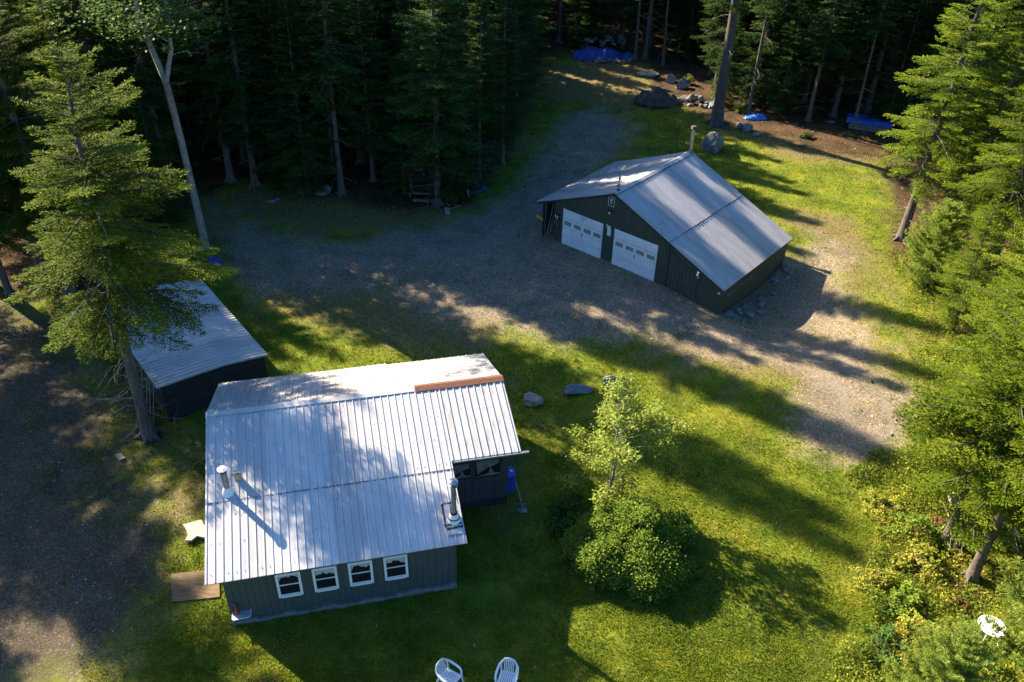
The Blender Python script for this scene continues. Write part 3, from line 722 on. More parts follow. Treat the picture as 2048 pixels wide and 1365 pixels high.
# ---- garage
G_LOC, G_YAW = (4.9243, 38.5368, 0.0), -0.70203
GR, GW, GE, GWL, GEL, GL_ = 3.944, 6.596, 1.107, 4.849, 1.874, 6.957
def gz_(x): return GR + (GE - GR) * x / GW if x > 0 else GR + (GEL - GR) * (-x) / GWL
garage = thing('garage', 'dark green two door garage with a wide grey metal gable roof', 'garage', G_LOC, G_YAW)
GY = -0.08
SMX = 3.34
mb = MB()
ribbed(mb, (0, -0.16, GR + 0.008), (0, GL_ + 0.16, 0), (SMX + 0.05, 0, gz_(SMX + 0.05) - GR), pitch=0.2, h=0.03, wb=0.026, wt=0.012, seed=1, sag=0.004)
ribbed(mb, (SMX, -0.16, gz_(SMX) - 0.004), (0, GL_ + 0.16, 0), (GW - SMX, 0, GE - gz_(SMX)), pitch=0.2, h=0.03, wb=0.026, wt=0.012, seed=7, sag=0.004)
mb.mi = 1; rs = random.Random(9)
for i in range(34):
    y = -0.1 + i * 0.207; x = SMX + 0.052
    mb.box((x, y, gz_(x) + 0.012 + 0.008 * (i % 2)), (0.03, rs.uniform(0.09, 0.19), 0.03))
mb.build('right_roof', [M['roof_garage'], M['tar']], garage)
mb = MB(); ribbed(mb, (0, GL_, GR), (0, -GL_ - 0.16, 0), (-GWL, 0, GEL - GR), pitch=0.2, h=0.03, wb=0.026, wt=0.012, seed=3, sag=0.006)
mb.build('left_roof', M['roof_garage'], garage)
mb = MB(); w_ = 0.16
mb.prism([(-w_, gz_(-w_) + 0.026), (-w_, gz_(-w_) + 0.038), (0, GR + 0.045), (w_, gz_(w_) + 0.045), (w_, gz_(w_) + 0.033), (0, GR + 0.03)], -0.17, GL_ + 0.01, 'y')
mb.mi = 1; rs = random.Random(5)
for i in range(34): 
    y = -0.1 + i * 0.208; mb.box((w_ + 0.015, y, gz_(w_) + 0.03), (0.05 + 0.05 * rs.random(), 0.07, 0.022), Matrix.Rotation(math.atan2(GE - GR, GW) * -1, 3, 'Y'))
mb.build('ridge_cap', [M['roof_garage'], M['black_iron']], garage)
XGL, XGR = -3.62, 6.507
mb = MB(); mb.prism([(XGL, -0.4), (0, -0.5), (XGR, -1.3), (XGR, gz_(XGR) - 0.045), (0, GR - 0.05), (XGL, gz_(XGL) - 0.05)], GY, GL_ - 0.35)
mb.build('wall', M['garage_siding'], garage)
mb = MB(); mb.box((-4.46, GL_ / 2, 0.73), (0.06, GL_ - 0.5, 2.46)); mb.box((-4.02, GL_ - 0.45, 0.8), (0.84, 0.06, 2.4)); mb.box((-4.46, 0.02, 0.72), (0.11, 0.11, 2.42)); mb.build('lean_to', M['trim_green'], garage)
mb = MB()
def rake(x0, x1): mb.bar((x0, -0.12, gz_(x0) - 0.10), (x1, -0.12, gz_(x1) - 0.10), 0.03, 0.11, (0, 0, 1))
rake(-GWL + 0.05, -0.01); rake(0.01, GW - 0.06)
mb.bar((3.42, GY - 0.015, 0.0), (3.42, GY - 0.015, gz_(3.42) - 0.16), 0.025, 0.06, (0, 1, 0))
mb.bar((5.15, GY - 0.012, 0.0), (5.15, GY - 0.012, gz_(5.15) - 0.16), 0.02, 0.025, (0, 1, 0))
mb.box((GW - 0.03, GL_ / 2, GE - 0.07), (0.03, GL_ - 0.1, 0.07))
mb.build('trim', M['trim_green'], garage)
def garage_door(x0, x1, seed):
    W = x1 - x0; Hh = 2.05; y = GY; mb = MB(); n = 4; sh = Hh / n
    for i in range(n):
        z0 = i * sh
        mb.box(((x0 + x1) / 2, y - 0.02, z0 + sh / 2), (W, 0.04, sh - 0.022))
        for k in range(4):
            if i == 2: continue
            xa = x0 + W * (k + 0.5) / 4
            for zz in ((0.27, 0.73) if i < 2 else (0.5,)):
                mb.box((xa, y - 0.05, z0 + sh * zz), (W / 4 - 0.10, 0.026, sh * (0.34 if i < 2 else 0.6)))
    d = mb.build('garage_door', M['door_white'], garage)
    for k in range(4):
        xa = x0 + W * (k + 0.5) / 4
        mb = MB(); mb.box((xa, y - 0.042, 2.52 * sh), (0.52, 0.012, 0.29)); wn = mb.build('door_window', M['white_paint'], d)
        mb = MB(); mb.box((xa, y - 0.05, 2.52 * sh), (0.45, 0.008, 0.22)); 
        if k == 0 and seed == 1: pass
        mb.build('pane', M['pane_grey'], d)
    mb = MB(); mb.box(((x0 + x1) / 2, y - 0.06, 0.98), (0.035, 0.04, 0.11)); mb.box(((x0 + x1) / 2 + 0.02, y - 0.055, 0.86), (0.03, 0.03, 0.03)); mb.build('handle', M['black_iron'], d)
    mb = MB(); mb.box((x0 - 0.03, y - 0.012, Hh / 2), (0.05, 0.024, Hh)); mb.box(((x0 + x1) / 2, y - 0.018, 0.02 - 0.03), (W, 0.03, 0.03)); mb.build('jamb', M['white_paint'], d)
    return d
d1 = garage_door(-3.025, -0.522, 1); d2 = garage_door(0.244, 2.766, 2)
# dark painted strokes above the panes of the left door, as on the photo (not readable as letters)
mb = MB(); rs = random.Random(12)
for row in (0, 1):
    for k in range(4):
        bx = -1.98 + k * 0.125 + 0.02 * row; bz = 1.86 - row * 0.145; yy = GY - 0.0535
        for a, b in rs.sample([((0, 0), (0, .1)), ((0, .1), (.07, .1)), ((.07, .1), (.07, 0)), ((0, .05), (.07, .05)), ((0, 0), (.07, 0)), ((0, .1), (.07, 0)), ((.035, 0), (.035, .1))], 4):
            mb.bar((bx + a[0], yy, bz + a[1]), (bx + b[0], yy, bz + b[1]), 0.004, 0.014, (0, 0, 1) if a[1] == b[1] else (1, 0, 0))
mb.build('painted_strokes', M['black_iron'], d1)
# number board
def text_mesh(txt, size, depth=0.004):
    cu = bpy.data.curves.new('t', 'FONT'); cu.body = txt; cu.size = size; cu.extrude = depth / 2; cu.align_x = 'CENTER'; cu.align_y = 'CENTER'
    o = bpy.data.objects.new('t', cu); C.objects.link(o)
    dg = bpy.context.evaluated_depsgraph_get(); me = bpy.data.meshes.new_from_object(o.evaluated_get(dg))
    bpy.data.objects.remove(o); bpy.data.curves.remove(cu); return me
mb = MB(); mb.box((-0.16, GY - 0.012, 3.42), (0.36, 0.02, 0.52)); sg = mb.build('number_board', M['black_iron'], garage)
mb = MB()
for s_ in (-1, 1): mb.box((-0.16 + s_ * 0.17, GY - 0.026, 3.42), (0.02, 0.008, 0.52)); mb.box((-0.16, GY - 0.026, 3.42 + s_ * 0.25), (0.32, 0.008, 0.02))
mb.build('border', M['white_paint'], sg)
tm = text_mesh('106', 0.24); tm.materials.append(M['white_paint']); tm.name = 'number'
to = obj_from(tm, 'number', sg); to.matrix_local = Matrix.Translation((-0.16, GY - 0.026, 3.42)) @ Matrix.Rotation(PI / 2, 4, 'X') @ Matrix.Rotation(PI / 2, 4, 'Z')
# fittings on the front wall
mb = MB(); mb.box((-0.13, GY - 0.07, 2.95), (0.28, 0.14, 0.07)); mb.bar((-0.13, GY, 2.99), (-0.13, GY - 0.16, 2.93), 0.10, 0.03); lp = mb.build('wall_lamp', M['trim_green'], garage)
mb = MB(); mb.lathe([(0.0, -0.06), (0.05, -0.045), (0.06, 0.0), (0.04, 0.05), (0.02, 0.07)], (-0.18, GY - 0.08, 2.80), 10); mb.build('bulb', M['white_paint'], lp)
mb = MB(); mb.box((-0.14, GY - 0.015, 1.72), (0.22, 0.03, 0.40)); mb.lathe([(0.0, -0.05), (0.10, -0.02), (0.09, 0.04), (0.05, 0.09), (0, 0.10)], (-0.12, GY - 0.09, 2.02), 12); mb.bar((-0.24, GY - 0.05, 1.96), (-0.28, GY - 0.07, 2.14), 0.04, 0.04); mb.build('wall_ornament', M['white_paint'], garage)
mb = MB(); mb.box((-3.42, GY - 0.06, 1.45), (0.26, 0.12, 0.30)); mt = mb.build('meter_box', M['black_iron'], garage)
mb = MB(); mb.box((-3.50, GY - 0.125, 1.50), (0.05, 0.01, 0.20)); mb.box((-3.36, GY - 0.125, 1.52), (0.08, 0.01, 0.07)); mb.box((-3.38, GY - 0.125, 1.38), (0.08, 0.01, 0.05)); mb.build('dial', M['white_paint'], mt)
mb = MB(); mb.box((-3.40, GY - 0.05, 1.05), (0.2, 0.1, 0.05)); mb.build('bracket', M['dull_steel'], garage)
mb = MB(); mb.box((5.12, GY - 0.06, 1.50), (0.10, 0.10, 0.05)); mb.lathe([(0.03, 0), (0.06, -0.05), (0.05, -0.10), (0, -0.11)], (5.12, GY - 0.10, 1.46), 10); l2 = mb.build('wall_lamp', M['white_paint'], garage)
mb = MB(); mb.box((5.13, GY - 0.04, 1.22), (0.07, 0.05, 0.10)); mb.box((5.13, GY - 0.05, 1.29), (0.24, 0.02, 0.03)); mb.build('latch', M['pale_board'], garage)
mb = MB(); mb.tube([(3.35, GY - 0.04, 2.15), (3.9, GY - 0.05, 1.83), (4.6, GY - 0.05, 1.52), (5.08, GY - 0.05, 1.50)], 0.013, 5); mb.tube([(5.12, GY - 0.03, 1.52), (5.12, GY - 0.03, 1.62)], 0.02, 5); mb.build('cable', M['black_iron'], garage)
mb = MB(); mb.lathe([(0.05, -0.02), (0.05, 0.02), (0.03, 0.03)], (6.32, GY - 0.03, 0.84), 10); mb.build('porcelain_knob', M['white_paint'], garage)
mb = MB(); mb.box((-4.56, GY - 0.12, 1.03), (0.46, 0.02, 0.15), Matrix.Rotation(0.08, 3, 'Y')); mb.build('yellow_plate', M['yellow'], garage)
mb = MB(); mb.tube([(0.0, 0.16, GR), (0.0, 0.15, GR + 0.95)], 0.018, 6)
for z, l in ((0.25, 0.16), (0.34, 0.10), (0.62, 0.14), (0.72, 0.08)): mb.bar((-l, 0.15, GR + z), (l, 0.18, GR + z + 0.03), 0.022, 0.022)
mb.box((0.02, 0.16, GR + 0.66), (0.07, 0.06, 0.16)); mb.box((0, 0.16, GR + 0.06), (0.12, 0.12, 0.05))
mb.build('roof_mast', M['black_iron'], garage)
mb = MB(); mb.lathe([(0.085, -0.2), (0.085, 1.30)], (0.02, GL_ - 0.12, GR), 16); gc = mb.build('chimney', M['steel'], garage)
mb = MB(); mb.lathe([(0.09, 1.28), (0.15, 1.32), (0.155, 1.36), (0.11, 1.38), (0.11, 1.42), (0.15, 1.43), (0.13, 1.47), (0, 1.49)], (0.02, GL_ - 0.12, GR), 16); mb.build('cap', pmat('rusty_cap', (0.09, 0.06, 0.05), (0.18, 0.11, 0.08), 8, 0.6, 0.3), gc)
mb = MB(); mb.lathe([(0.17, 0.0), (0.12, 0.10), (0.09, 0.14)], (0.02, GL_ - 0.12, GR), 14); mb.build('flashing', M['dull_steel'], gc)

def g2w(x, y, z=0): 
    c, s = math.cos(G_YAW), math.sin(G_YAW); return (G_LOC[0] + c * x - s * y, G_LOC[1] + s * x + c * y, z)
# poles standing in the open bay
for i, (xa, xb, yb, top, m) in enumerate(((-4.30, -4.33, 0.18, 1.92, 'pale_board'), (-4.18, -4.20, 0.22, 1.95, 'wood_tan'), (-4.20, -3.95, 0.3, 1.72, 'pale_board'), (-4.12, -3.78, 0.35, 1.45, 'wood_tan'))):
    p = g2w(xa, yb); mb = MB(); q_ = Vector(g2w(xb, yb + 0.55, top)) - Vector(p)
    mb.tube([(0, 0, 0.0), q_ * 0.5, q_], [0.028, 0.026, 0.022], 7)
    o = mb.build('pole', M[m], loc=p)
    tag(o, ('pale upright pole nearest the outer post of the open garage bay', 'tan upright pole standing second in the open garage bay', 'pale pole leaning to the right in the open garage bay', 'short tan pole lying most slanted in the open garage bay')[i], 'pole', 'poles in the open garage bay')
# thin rail with crossbars hung on the side wall
mb = MB(); mb.tube([(0, 0, 0), (0, 2.5, 0.05)], 0.018, 6)
for y in (0.12, 0.42, 2.25, 2.46): mb.bar((0.02, y, -0.13), (-0.02, y + 0.05, 0.14), 0.02, 0.02)
o = mb.build('antenna_boom', M['wood_grey'], loc=g2w(XGR + 0.07, 0.25, 0.62)); o.rotation_euler = (0, 0, G_YAW)
tag(o, 'thin grey boom with short crossbars hung along the low garage side wall', 'rail')

# ---- felt covered shed
S_LOC, S_YAW = (-13.25, 24.95, 0.0), math.radians(38.3)
shed = thing('shed', 'low black felt shed with a ribbed metal roof beside the leaning spruce', 'shed', S_LOC, S_YAW)
SW, SD, SZ0, SZ1 = 4.40, 7.3, 1.85, 1.52
mb = MB()
for k in range(2):
    d = SD / 2
    ribbed(mb, (0, k * d - 0.03, SZ0 + 0.006 * k), (0, d + 0.06, 0), (SW * 0.62, 0, -0.06), pitch=0.215, h=0.034, wb=0.028, wt=0.014, seed=k, sag=0.008)
    ribbed(mb, (SW * 0.615, k * d - 0.03, SZ0 - 0.066 + 0.006 * k), (0, d + 0.06, 0), (SW * 0.385, 0, SZ1 - SZ0 + 0.06), pitch=0.215, h=0.034, wb=0.028, wt=0.014, seed=k + 5, sag=0.008)
mb.build('roof', M['roof_shed'], shed)
mb = MB(); mb.prism([(0.16, -0.4), (SW - 0.14, -0.4), (SW - 0.14, SZ1 - 0.09), (SW * 0.62, SZ0 - 0.16), (0.16, SZ0 - 0.10)], 0.12, SD - 0.12)
mb.build('wall', M['tarpaper'], shed)
mb = MB()
for z in (0.5, 1.1): mb.box((SW / 2, 0.112, z), (SW - 0.34, 0.012, 0.02))
mb.build('felt_lap', M['black_iron'], shed)
def s2w(x, y, z=0):
    c, s = math.cos(S_YAW), math.sin(S_YAW); return (S_LOC[0] + c * x - s * y, S_LOC[1] + s * x + c * y, z)
# boards leaning on the shed's left side
for i, (y0, y1, z1, w_) in enumerate(((0.25, 0.75, 1.55, 0.14), (0.55, 1.15, 1.62, 0.18), (1.0, 1.5, 1.5, 0.12), (1.35, 2.1, 1.6, 0.16), (3.6, 3.9, 1.6, 0.15), (4.6, 4.8, 1.5, 0.13))):
    a = Vector(s2w(-0.42, y0)); b = Vector(s2w(0.10, y1, z1)); mb = MB(); mb.bar((0, 0, 0.0), b - a, w_, 0.03, (-1, 0, 0.3))
    o = mb.build('board', M['wood_tan'] if i % 2 else M['wood_grey'], loc=a)
    tag(o, ('grey leaning board nearest the front corner of the black shed', 'wide tan board leaning second from the shed front corner', 'narrow grey board leaning in the middle of the shed side', 'tan board leaning beside the spruce trunk on the shed side', 'grey board leaning alone far back on the shed side', 'tan narrow board leaning furthest back on the shed side')[i], 'board', 'boards leaning on the black shed')

# ---- outhouse
ox, oy = at(845, 388); oz = Tz(ox, oy)
out = thing('outhouse', 'small dark outhouse with a narrow door under the tall spruce', 'outhouse', (ox, oy, oz), 0.10)
mb = MB(); mb.prism([(0, -0.2), (1.5, -0.2), (1.5, 2.05), (0, 2.4)], -0.72, 0.72, 'x'); mb.build('wall', M['siding'], out)
mb = MB(); mb.prism([(-0.22, 2.47), (1.7, 2.02), (1.7, 1.98), (-0.22, 2.43)], -0.85, 0.85, 'x'); mb.build('roof', M['tarpaper'], out)
mb = MB(); mb.box((-0.12, -0.025, 1.08), (0.98, 0.04, 1.96)); dr = mb.build('door', M['tarpaper'], out)
mb = MB()
mb.box((-0.625, -0.04, 1.08), (0.02, 0.03, 1.96)); mb.box((0.05, -0.05, 0.10), (0.8, 0.02, 0.02))
mb.box((-0.42, -0.052, 1.72), (0.025, 0.02, 0.36)); mb.box((-0.06, -0.052, 1.72), (0.025, 0.02, 0.36)); mb.box((-0.24, -0.052, 1.53), (0.4, 0.02, 0.025)); mb.build('door_trim', M['pale_board'], dr)
mb = MB(); mb.box((0.13, -0.06, 1.22), (0.07, 0.04, 0.12)); mb.build('handle', M['pale_board'], dr)
for i, (px, py, ww, hh) in enumerate(((840, 394, 1.35, 0.22), (843, 405, 0.95, 0.10))):
    x, y = at(px, py); mb = MB(); mb.box((0, 0, hh), (ww, 0.26, 0.05)); mb.box((-ww / 2 + 0.1, 0, hh / 2 - 0.06), (0.07, 0.2, hh + 0.07)); mb.box((ww / 2 - 0.1, 0, hh / 2 - 0.06), (0.07, 0.2, hh + 0.07))
    o = mb.build('step', M['wood_grey'], loc=(x, y, Tz(x, y))); o.rotation_euler = (0, 0, -0.08 - 0.05 * i)
    tag(o, ('upper wide grey plank step at the outhouse door', 'lower short grey plank step before the outhouse')[i], 'step', 'plank steps at the outhouse')

# ------------------------------------------------------------------ rocks, tarps, small things
def rock_mesh(seed, sx, sy, sz, cuts=9, rough=0.06, sub=4):
    import bmesh
    r = random.Random(seed); bm = bmesh.new(); bmesh.ops.create_icosphere(bm, subdivisions=sub, radius=1.0)
    V = np.array([v.co[:] for v in bm.verts])
    for _ in range(cuts):
        n = np.array([r.gauss(0, 1), r.gauss(0, 1), r.gauss(0.2, 1)]); n /= np.linalg.norm(n); d = r.uniform(0.5, 0.85)
        V = V - np.maximum(0, V @ n - d)[:, None] * n
    nz = fbm(V[:, 0] * 2.3 + seed, V[:, 1] * 2.3 + V[:, 2] * 1.7, seed, 3)
    n2 = np.abs(fbm(V[:, 0] * 5.1 - seed, V[:, 1] * 5.1 + V[:, 2] * 4.3, seed + 3, 4))
    V = V * (1 + rough * 4 * nz - 0.22 * np.clip(0.07 - n2, 0, 1) * 4)[:, None] * np.array([sx, sy, sz])
    for v, c in zip(bm.verts, V): v.co = c
    me = bpy.data.meshes.new('rock'); bm.to_mesh(me); bm.free()
    return me
M['rock'] = pmat('grey_rock', (0.14, 0.138, 0.14), (0.29, 0.28, 0.27), 3.5, 0.9, bump=0.03, bscale=9)
M['rock_dark'] = pmat('slate_rock', (0.11, 0.115, 0.13), (0.24, 0.245, 0.26), 3.0, 0.75, bump=0.02, bscale=7, stretch=(1, 4, 4))
M['rock_tan'] = pmat('tan_rock', (0.19, 0.16, 0.13), (0.40, 0.34, 0.28), 3.0, 0.85, bump=0.03, bscale=7)
M['rock_pale'] = pmat('pale_rock', (0.34, 0.29, 0.23), (0.52, 0.46, 0.38), 4.0, 0.85, bump=0.02)
def rock(px, py, s, label, mat='rock', seed=1, rz=0.0, sink=0.25, cuts=9, group=None, tilt=0.0, cat='boulder', name='boulder', xy=None):
    x, y = xy if xy else at(px, py); me = rock_mesh(seed, *s, cuts=cuts); me.materials.append(M[mat]); me.name = name
    o = obj_from(me, name); o.location = (x, y, Tz(x, y) + s[2] * (1 - sink * 2)); o.rotation_euler = (tilt, 0, rz)
    return tag(o, label, cat, group)
rock(1066, 806, (0.56, 0.36, 0.30), 'tan and grey jagged boulder on the lawn nearest the cabin', 'rock_tan', 5, 0.25)
rock(1150, 786, (0.86, 0.34, 0.26), 'long flat slate grey boulder on the lawn between two others', 'rock_dark', 12, 0.3, cuts=12)
rock(1222, 778, (0.48, 0.40, 0.42), 'grey squarish boulder half hidden behind the maple sapling', 'rock_dark', 23, 0.1)
rock(1426, 300, (1.05, 0.85, 0.86), 'big round grey boulder at the foot of the thick pine', 'rock', 35, 0.5, 0.22, 10)
rock(607, 385, (0.42, 0.36, 0.34), 'grey boulder left of the two under the dark wood', 'rock', 15, 0.0)
rock(648, 386, (0.52, 0.40, 0.36), 'wider grey boulder right of the two under the dark wood', 'rock', 16, 0.4)
rock(1046, 1022, (0.19, 0.15, 0.08), 'small flat pale stone on the dark grass beside the porch', 'rock', 17, 0.3, cat='stone', name='stone')
rock(1046, 1012, (0.10, 0.09, 0.06), 'tiny dark stone touching the flat stone beside the porch', 'rock_dark', 18, 0.3, cat='stone', name='stone')
rock(543, 404, (0.28, 0.2, 0.12), 'pale flat stone at the edge of the driveway by the dark wood', 'rock', 19, 0.3, cat='stone', name='stone')
rock(556, 399, (0.18, 0.14, 0.10), 'small pale stone right behind the flat driveway stone', 'rock', 20, 0.3, cat='stone', name='stone')
rock(1905, 1000, (0.62, 0.55, 0.62), 'sunlit pale boulder behind the thin trunks at right', 'rock_pale', 21, 0.3, 0.1)
rock(1295, 152, (0.9, 0.5, 0.3), 'long pale flat rock beyond the brown covered pile', 'rock_pale', 22, 0.1)
rock(1493, 262, (0.5, 0.42, 0.35), 'grey rock in the heap right of the big boulder', 'rock_dark', 24, 0.1)
rock(1512, 272, (0.35, 0.25, 0.16), 'low pale rock in front of the heap right of the big boulder', 'rock', 25, 0.6)
rock(1480, 255, (0.35, 0.3, 0.3), 'small dark rock at the back of the heap by the pine', 'rock_dark', 26, 0.9)
rock(1340, 165, (0.55, 0.5, 0.45), 'grey rock lying between the brown pile and the wood', 'rock_dark', 27, 0.9)
rock(1365, 178, (0.7, 0.6, 0.5), 'larger grey rock left of the rubble heap by the wood', 'rock_dark', 28, 0.2)
rock(1213, 183, (0.2, 0.16, 0.1), 'small grey stone alone on the sunlit far clearing', 'rock', 29, 0.2, cat='stone', name='stone')
rock(1660, 245, (0.35, 0.25, 0.12), 'flat grey stone under the trees by the far blue tarp', 'rock', 30, 0.2, cat='stone', name='stone')
rs = random.Random(44)
hx, hy = at(1388, 208)
for i in range(30):
    dx, dy = rs.gauss(0, 1.0), rs.gauss(0, 0.55); s = rs.uniform(0.16, 0.42)
    o = rock(0, 0, (s, s * rs.uniform(.6, 1), s * rs.uniform(.4, .8)), 'jagged rock of the rubble heap left of the thick pine', ('rock_tan', 'rock', 'rock_dark')[i % 3], 60 + i, rs.random() * 3, xy=(hx + dx, hy + dy), group='rocks of the heap by the pine', cat='rock', name='rock')
    o.location.z += max(0, 0.5 - 0.5 * math.hypot(dx, dy * 1.6))
for i in range(26):
    t = rs.random(); lx = XGR + 0.25 + abs(rs.gauss(0, 0.45)); ly = 0.3 + t * 6.2; x, y, _ = g2w(lx, ly); s = rs.uniform(0.10, 0.30)
    rock(0, 0, (s, s * rs.uniform(.6, 1), s * rs.uniform(.4, .8)), 'rough rock of the rubble along the low garage side wall', ('rock', 'rock_dark', 'rock')[i % 3], 90 + i, rs.random() * 3, xy=(x, y), group='rubble rocks along the garage wall', cat='rock', name='rock')

def draped(name, px, py, w, d, h, m, label, seed, rz=0.0, crumple=0.12, cat='tarp', res=46, flat=1.6, group=None):
    """a crumpled sheet lying over a heap"""
    u = np.linspace(-1.15, 1.15, res); X, Y = np.meshgrid(u, u)
    R = np.hypot(X, Y); ang = np.arctan2(Y, X)
    edge = 1 + 0.22 * fbm(np.cos(ang) * 1.7 + 9 + seed, np.sin(ang) * 1.7 + 9, seed, 3) * 2
    q = np.clip(1 - (R / edge) ** 2, 0, 1) ** (1 / flat)
    rid = 1 - np.abs(fbm(X * 2.6 + seed * 3, Y * 2.6, seed + 5, 4)) * 5
    Z = h * q * (0.8 + 0.7 * fbm(X * 1.6 + seed, Y * 1.6 + 3, seed, 3) * 2) + crumple * rid * np.clip(q * 3, 0, 1)
    x0, y0 = at(px, py); idx = -np.ones((res, res), int); ins = R < edge * 1.02
    V = []; 
    for j in range(res):
        for i in range(res):
            if ins[j, i]: idx[j, i] = len(V); V.append((X[j, i] * w / 2, Y[j, i] * d / 2, max(0.0, Z[j, i]) + 0.02))
    Fc = [(idx[j, i], idx[j, i + 1], idx[j + 1, i + 1], idx[j + 1, i]) for j in range(res - 1) for i in range(res - 1) if min(idx[j, i], idx[j, i + 1], idx[j + 1, i], idx[j + 1, i + 1]) >= 0]
    me = bpy.data.meshes.new(name); me.from_pydata(V, [], Fc); me.materials.append(m); me.update()
    o = obj_from(me, name); o.location = (x0, y0, Tz(x0, y0) - 0.03); o.rotation_euler = (0, 0, rz)
    return tag(o, label, cat, group)
draped('tarp', 1196, 116, 4.4, 2.6, 0.75, M['tarp'], 'big crumpled blue tarp over the junk heap at the edge of the far wood', 3, 0.05, 0.22)
draped('tarp', 1254, 118, 1.6, 1.2, 0.45, M['tarp'], 'small dark blue tarp end at the right of the big junk heap', 13, 0.2, 0.15)
draped('tarp', 1314, 208, 3.3, 2.2, 1.05, M['tarp_brown'], 'brown tarp mounded over a heap beyond the garage', 6, 0.1, 0.20)
draped('tarp', 948, 380, 1.5, 1.1, 0.85, M['tarp'], 'blue tarp hanging over a pile beside the outhouse', 8, 0.3, 0.10)
draped('tarp', 1510, 238, 1.7, 0.9, 0.28, M['tarp_light'], 'bright light blue crumpled tarp on the ground right of the thick pine', 21, 0.0, 0.10)
draped('tarp', 430, 524, 0.9, 0.6, 0.22, M['tarp'], 'small blue tarp scrap at the driveway edge by the pale forked trunk', 25, -0.5, 0.08)
def sheet_stack(px, py, label):
    x, y = at(px, py); t = thing('woodpile', label, 'woodpile', (x, y, Tz(x, y)), -0.35)
    rs = random.Random(3)
    for k in range(2):
        mb = MB()
        for i in range(6):
            for j in range(3): mb.tube([(-1.3 + rs.uniform(0, .1), (i - 2.5) * 0.2, 0.11 + j * 0.19 + 0.0 * k), (0.0 - 0.02, (i - 2.5) * 0.2, 0.11 + j * 0.19)] if k == 0 else [(0.02, (i - 2.5) * 0.2, 0.11 + j * 0.19), (1.3 + rs.uniform(0, .1), (i - 2.5) * 0.2, 0.11 + j * 0.19)], 0.095, 7)
        mb.build('logs', M['wood_grey'], t)
    res = 22; V = []; Fc = []
    for j in range(res):
        for i in range(res):
            u, v = i / (res - 1), j / (res - 1); vv = (v - .5) * 2
            V.append(((u - .5) * 3.0, vv * 0.75, 0.78 - 0.30 * max(0, abs(vv) - 0.72) / 0.28 + 0.05 * math.sin(u * 9 + v * 5) + 0.03 * math.sin(v * 17 + u * 3)))
    for j in range(res - 1):
        for i in range(res - 1): a = j * res + i; Fc.append((a, a + 1, a + res + 1, a + res))
    mb = MB(); mb.add(V, Fc); mb.build('tarp_cover', M['tarp'], t)
    return t
sheet_stack(1735, 258, 'woodpile under a smooth blue tarp behind the sunlit spruces at right')

def flat_thing(name, pts_px, th, m, label, cat, lift=0.0):
    W = [at(*p) for p in pts_px]; cx = sum(p[0] for p in W) / len(W); cy = sum(p[1] for p in W) / len(W)
    z = max(Tz(*p) for p in W + [(cx, cy)]) + 0.03 + lift
    mb = MB(); mb.prism([(p[0] - cx, p[1] - cy) for p in W], -0.05, th, 'z'); o = mb.build(name, m, loc=(cx, cy, z)); return tag(o, label, cat)
flat_thing('plywood_sheet', [(343, 1150), (438, 1140), (440, 1196), (344, 1206)], 0.02, M['ply'], 'brown plywood sheet on the ground at the left cabin wall', 'board')
flat_thing('panel', [(368, 1057), (382, 1054), (396, 1049), (405, 1048), (409, 1056), (414, 1062), (420, 1080), (410, 1083), (396, 1080), (385, 1089), (372, 1089), (378, 1079), (375, 1068)], 0.03, M['pale_board'], 'pale panel with curved cut edges on the moss left of the cabin', 'board')
flat_thing('paving_slab', [(231, 915), (242, 911), (252, 920), (241, 925)], 0.07, M['concrete'], 'small pale slab alone on the dark gravel left of the spruce', 'slab')

def place_board(p0, p1, z0, z1, w_, t_, m, label, group=None, name='board'):
    a = Vector((*at(*p0, z0), z0)); b = Vector((*at(*p1, z1), z1)); mb = MB(); mb.bar((0, 0, 0), b - a, w_, t_); o = mb.build(name, m, loc=a); return tag(o, label, 'board', group)
place_board((942, 387), (972, 369), 0.15, 0.75, 0.30, 0.04, M['wood_grey'], 'grey plank propped under the blue tarp beside the outhouse')
place_board((862, 404), (872, 399), 0.04, 0.12, 0.3, 0.03, M['pale_board'], 'short pale board at the foot of the pale fir trunk')
place_board((895, 420), (920, 411), 0.05, 0.05, 0.07, 0.05, M['wood_tan'], 'thin brown stick lying in front of the outhouse trees')
place_board((890, 404), (899, 412), 0.3, 0.05, 0.06, 0.04, M['wood_grey'], 'short grey stick leaning between the outhouse tree trunks')
place_board((936, 382), (938, 398), 1.1, 0.2, 0.12, 0.10, M['wood_tan'], 'upright tan post end in front of the tarp by the outhouse')
place_board((893, 417), (896, 428), 0.05, 0.05, 0.25, 0.12, M['pale_board'], 'pale crumpled box on the ground before the outhouse trees')
for i, (a, b) in enumerate((((263, 556), (330, 532)), ((272, 566), (338, 545)), ((280, 540), (345, 560)), ((286, 550), (318, 538)), ((300, 572), (350, 556)))):
    place_board(a, b, 0.25 + 0.1 * (i % 3), 0.45 + 0.08 * i, 0.24, 0.05, M['wood_grey'] if i % 2 else M['wood_tan'], ('low tan plank of the pile behind the black shed', 'grey plank second in the pile behind the black shed', 'tan plank lying crosswise on the pile behind the black shed', 'short grey plank on top of the pile behind the black shed', 'tan plank nearest the shed roof in the pile behind')[i], 'planks piled behind the black shed')
rs = random.Random(21)
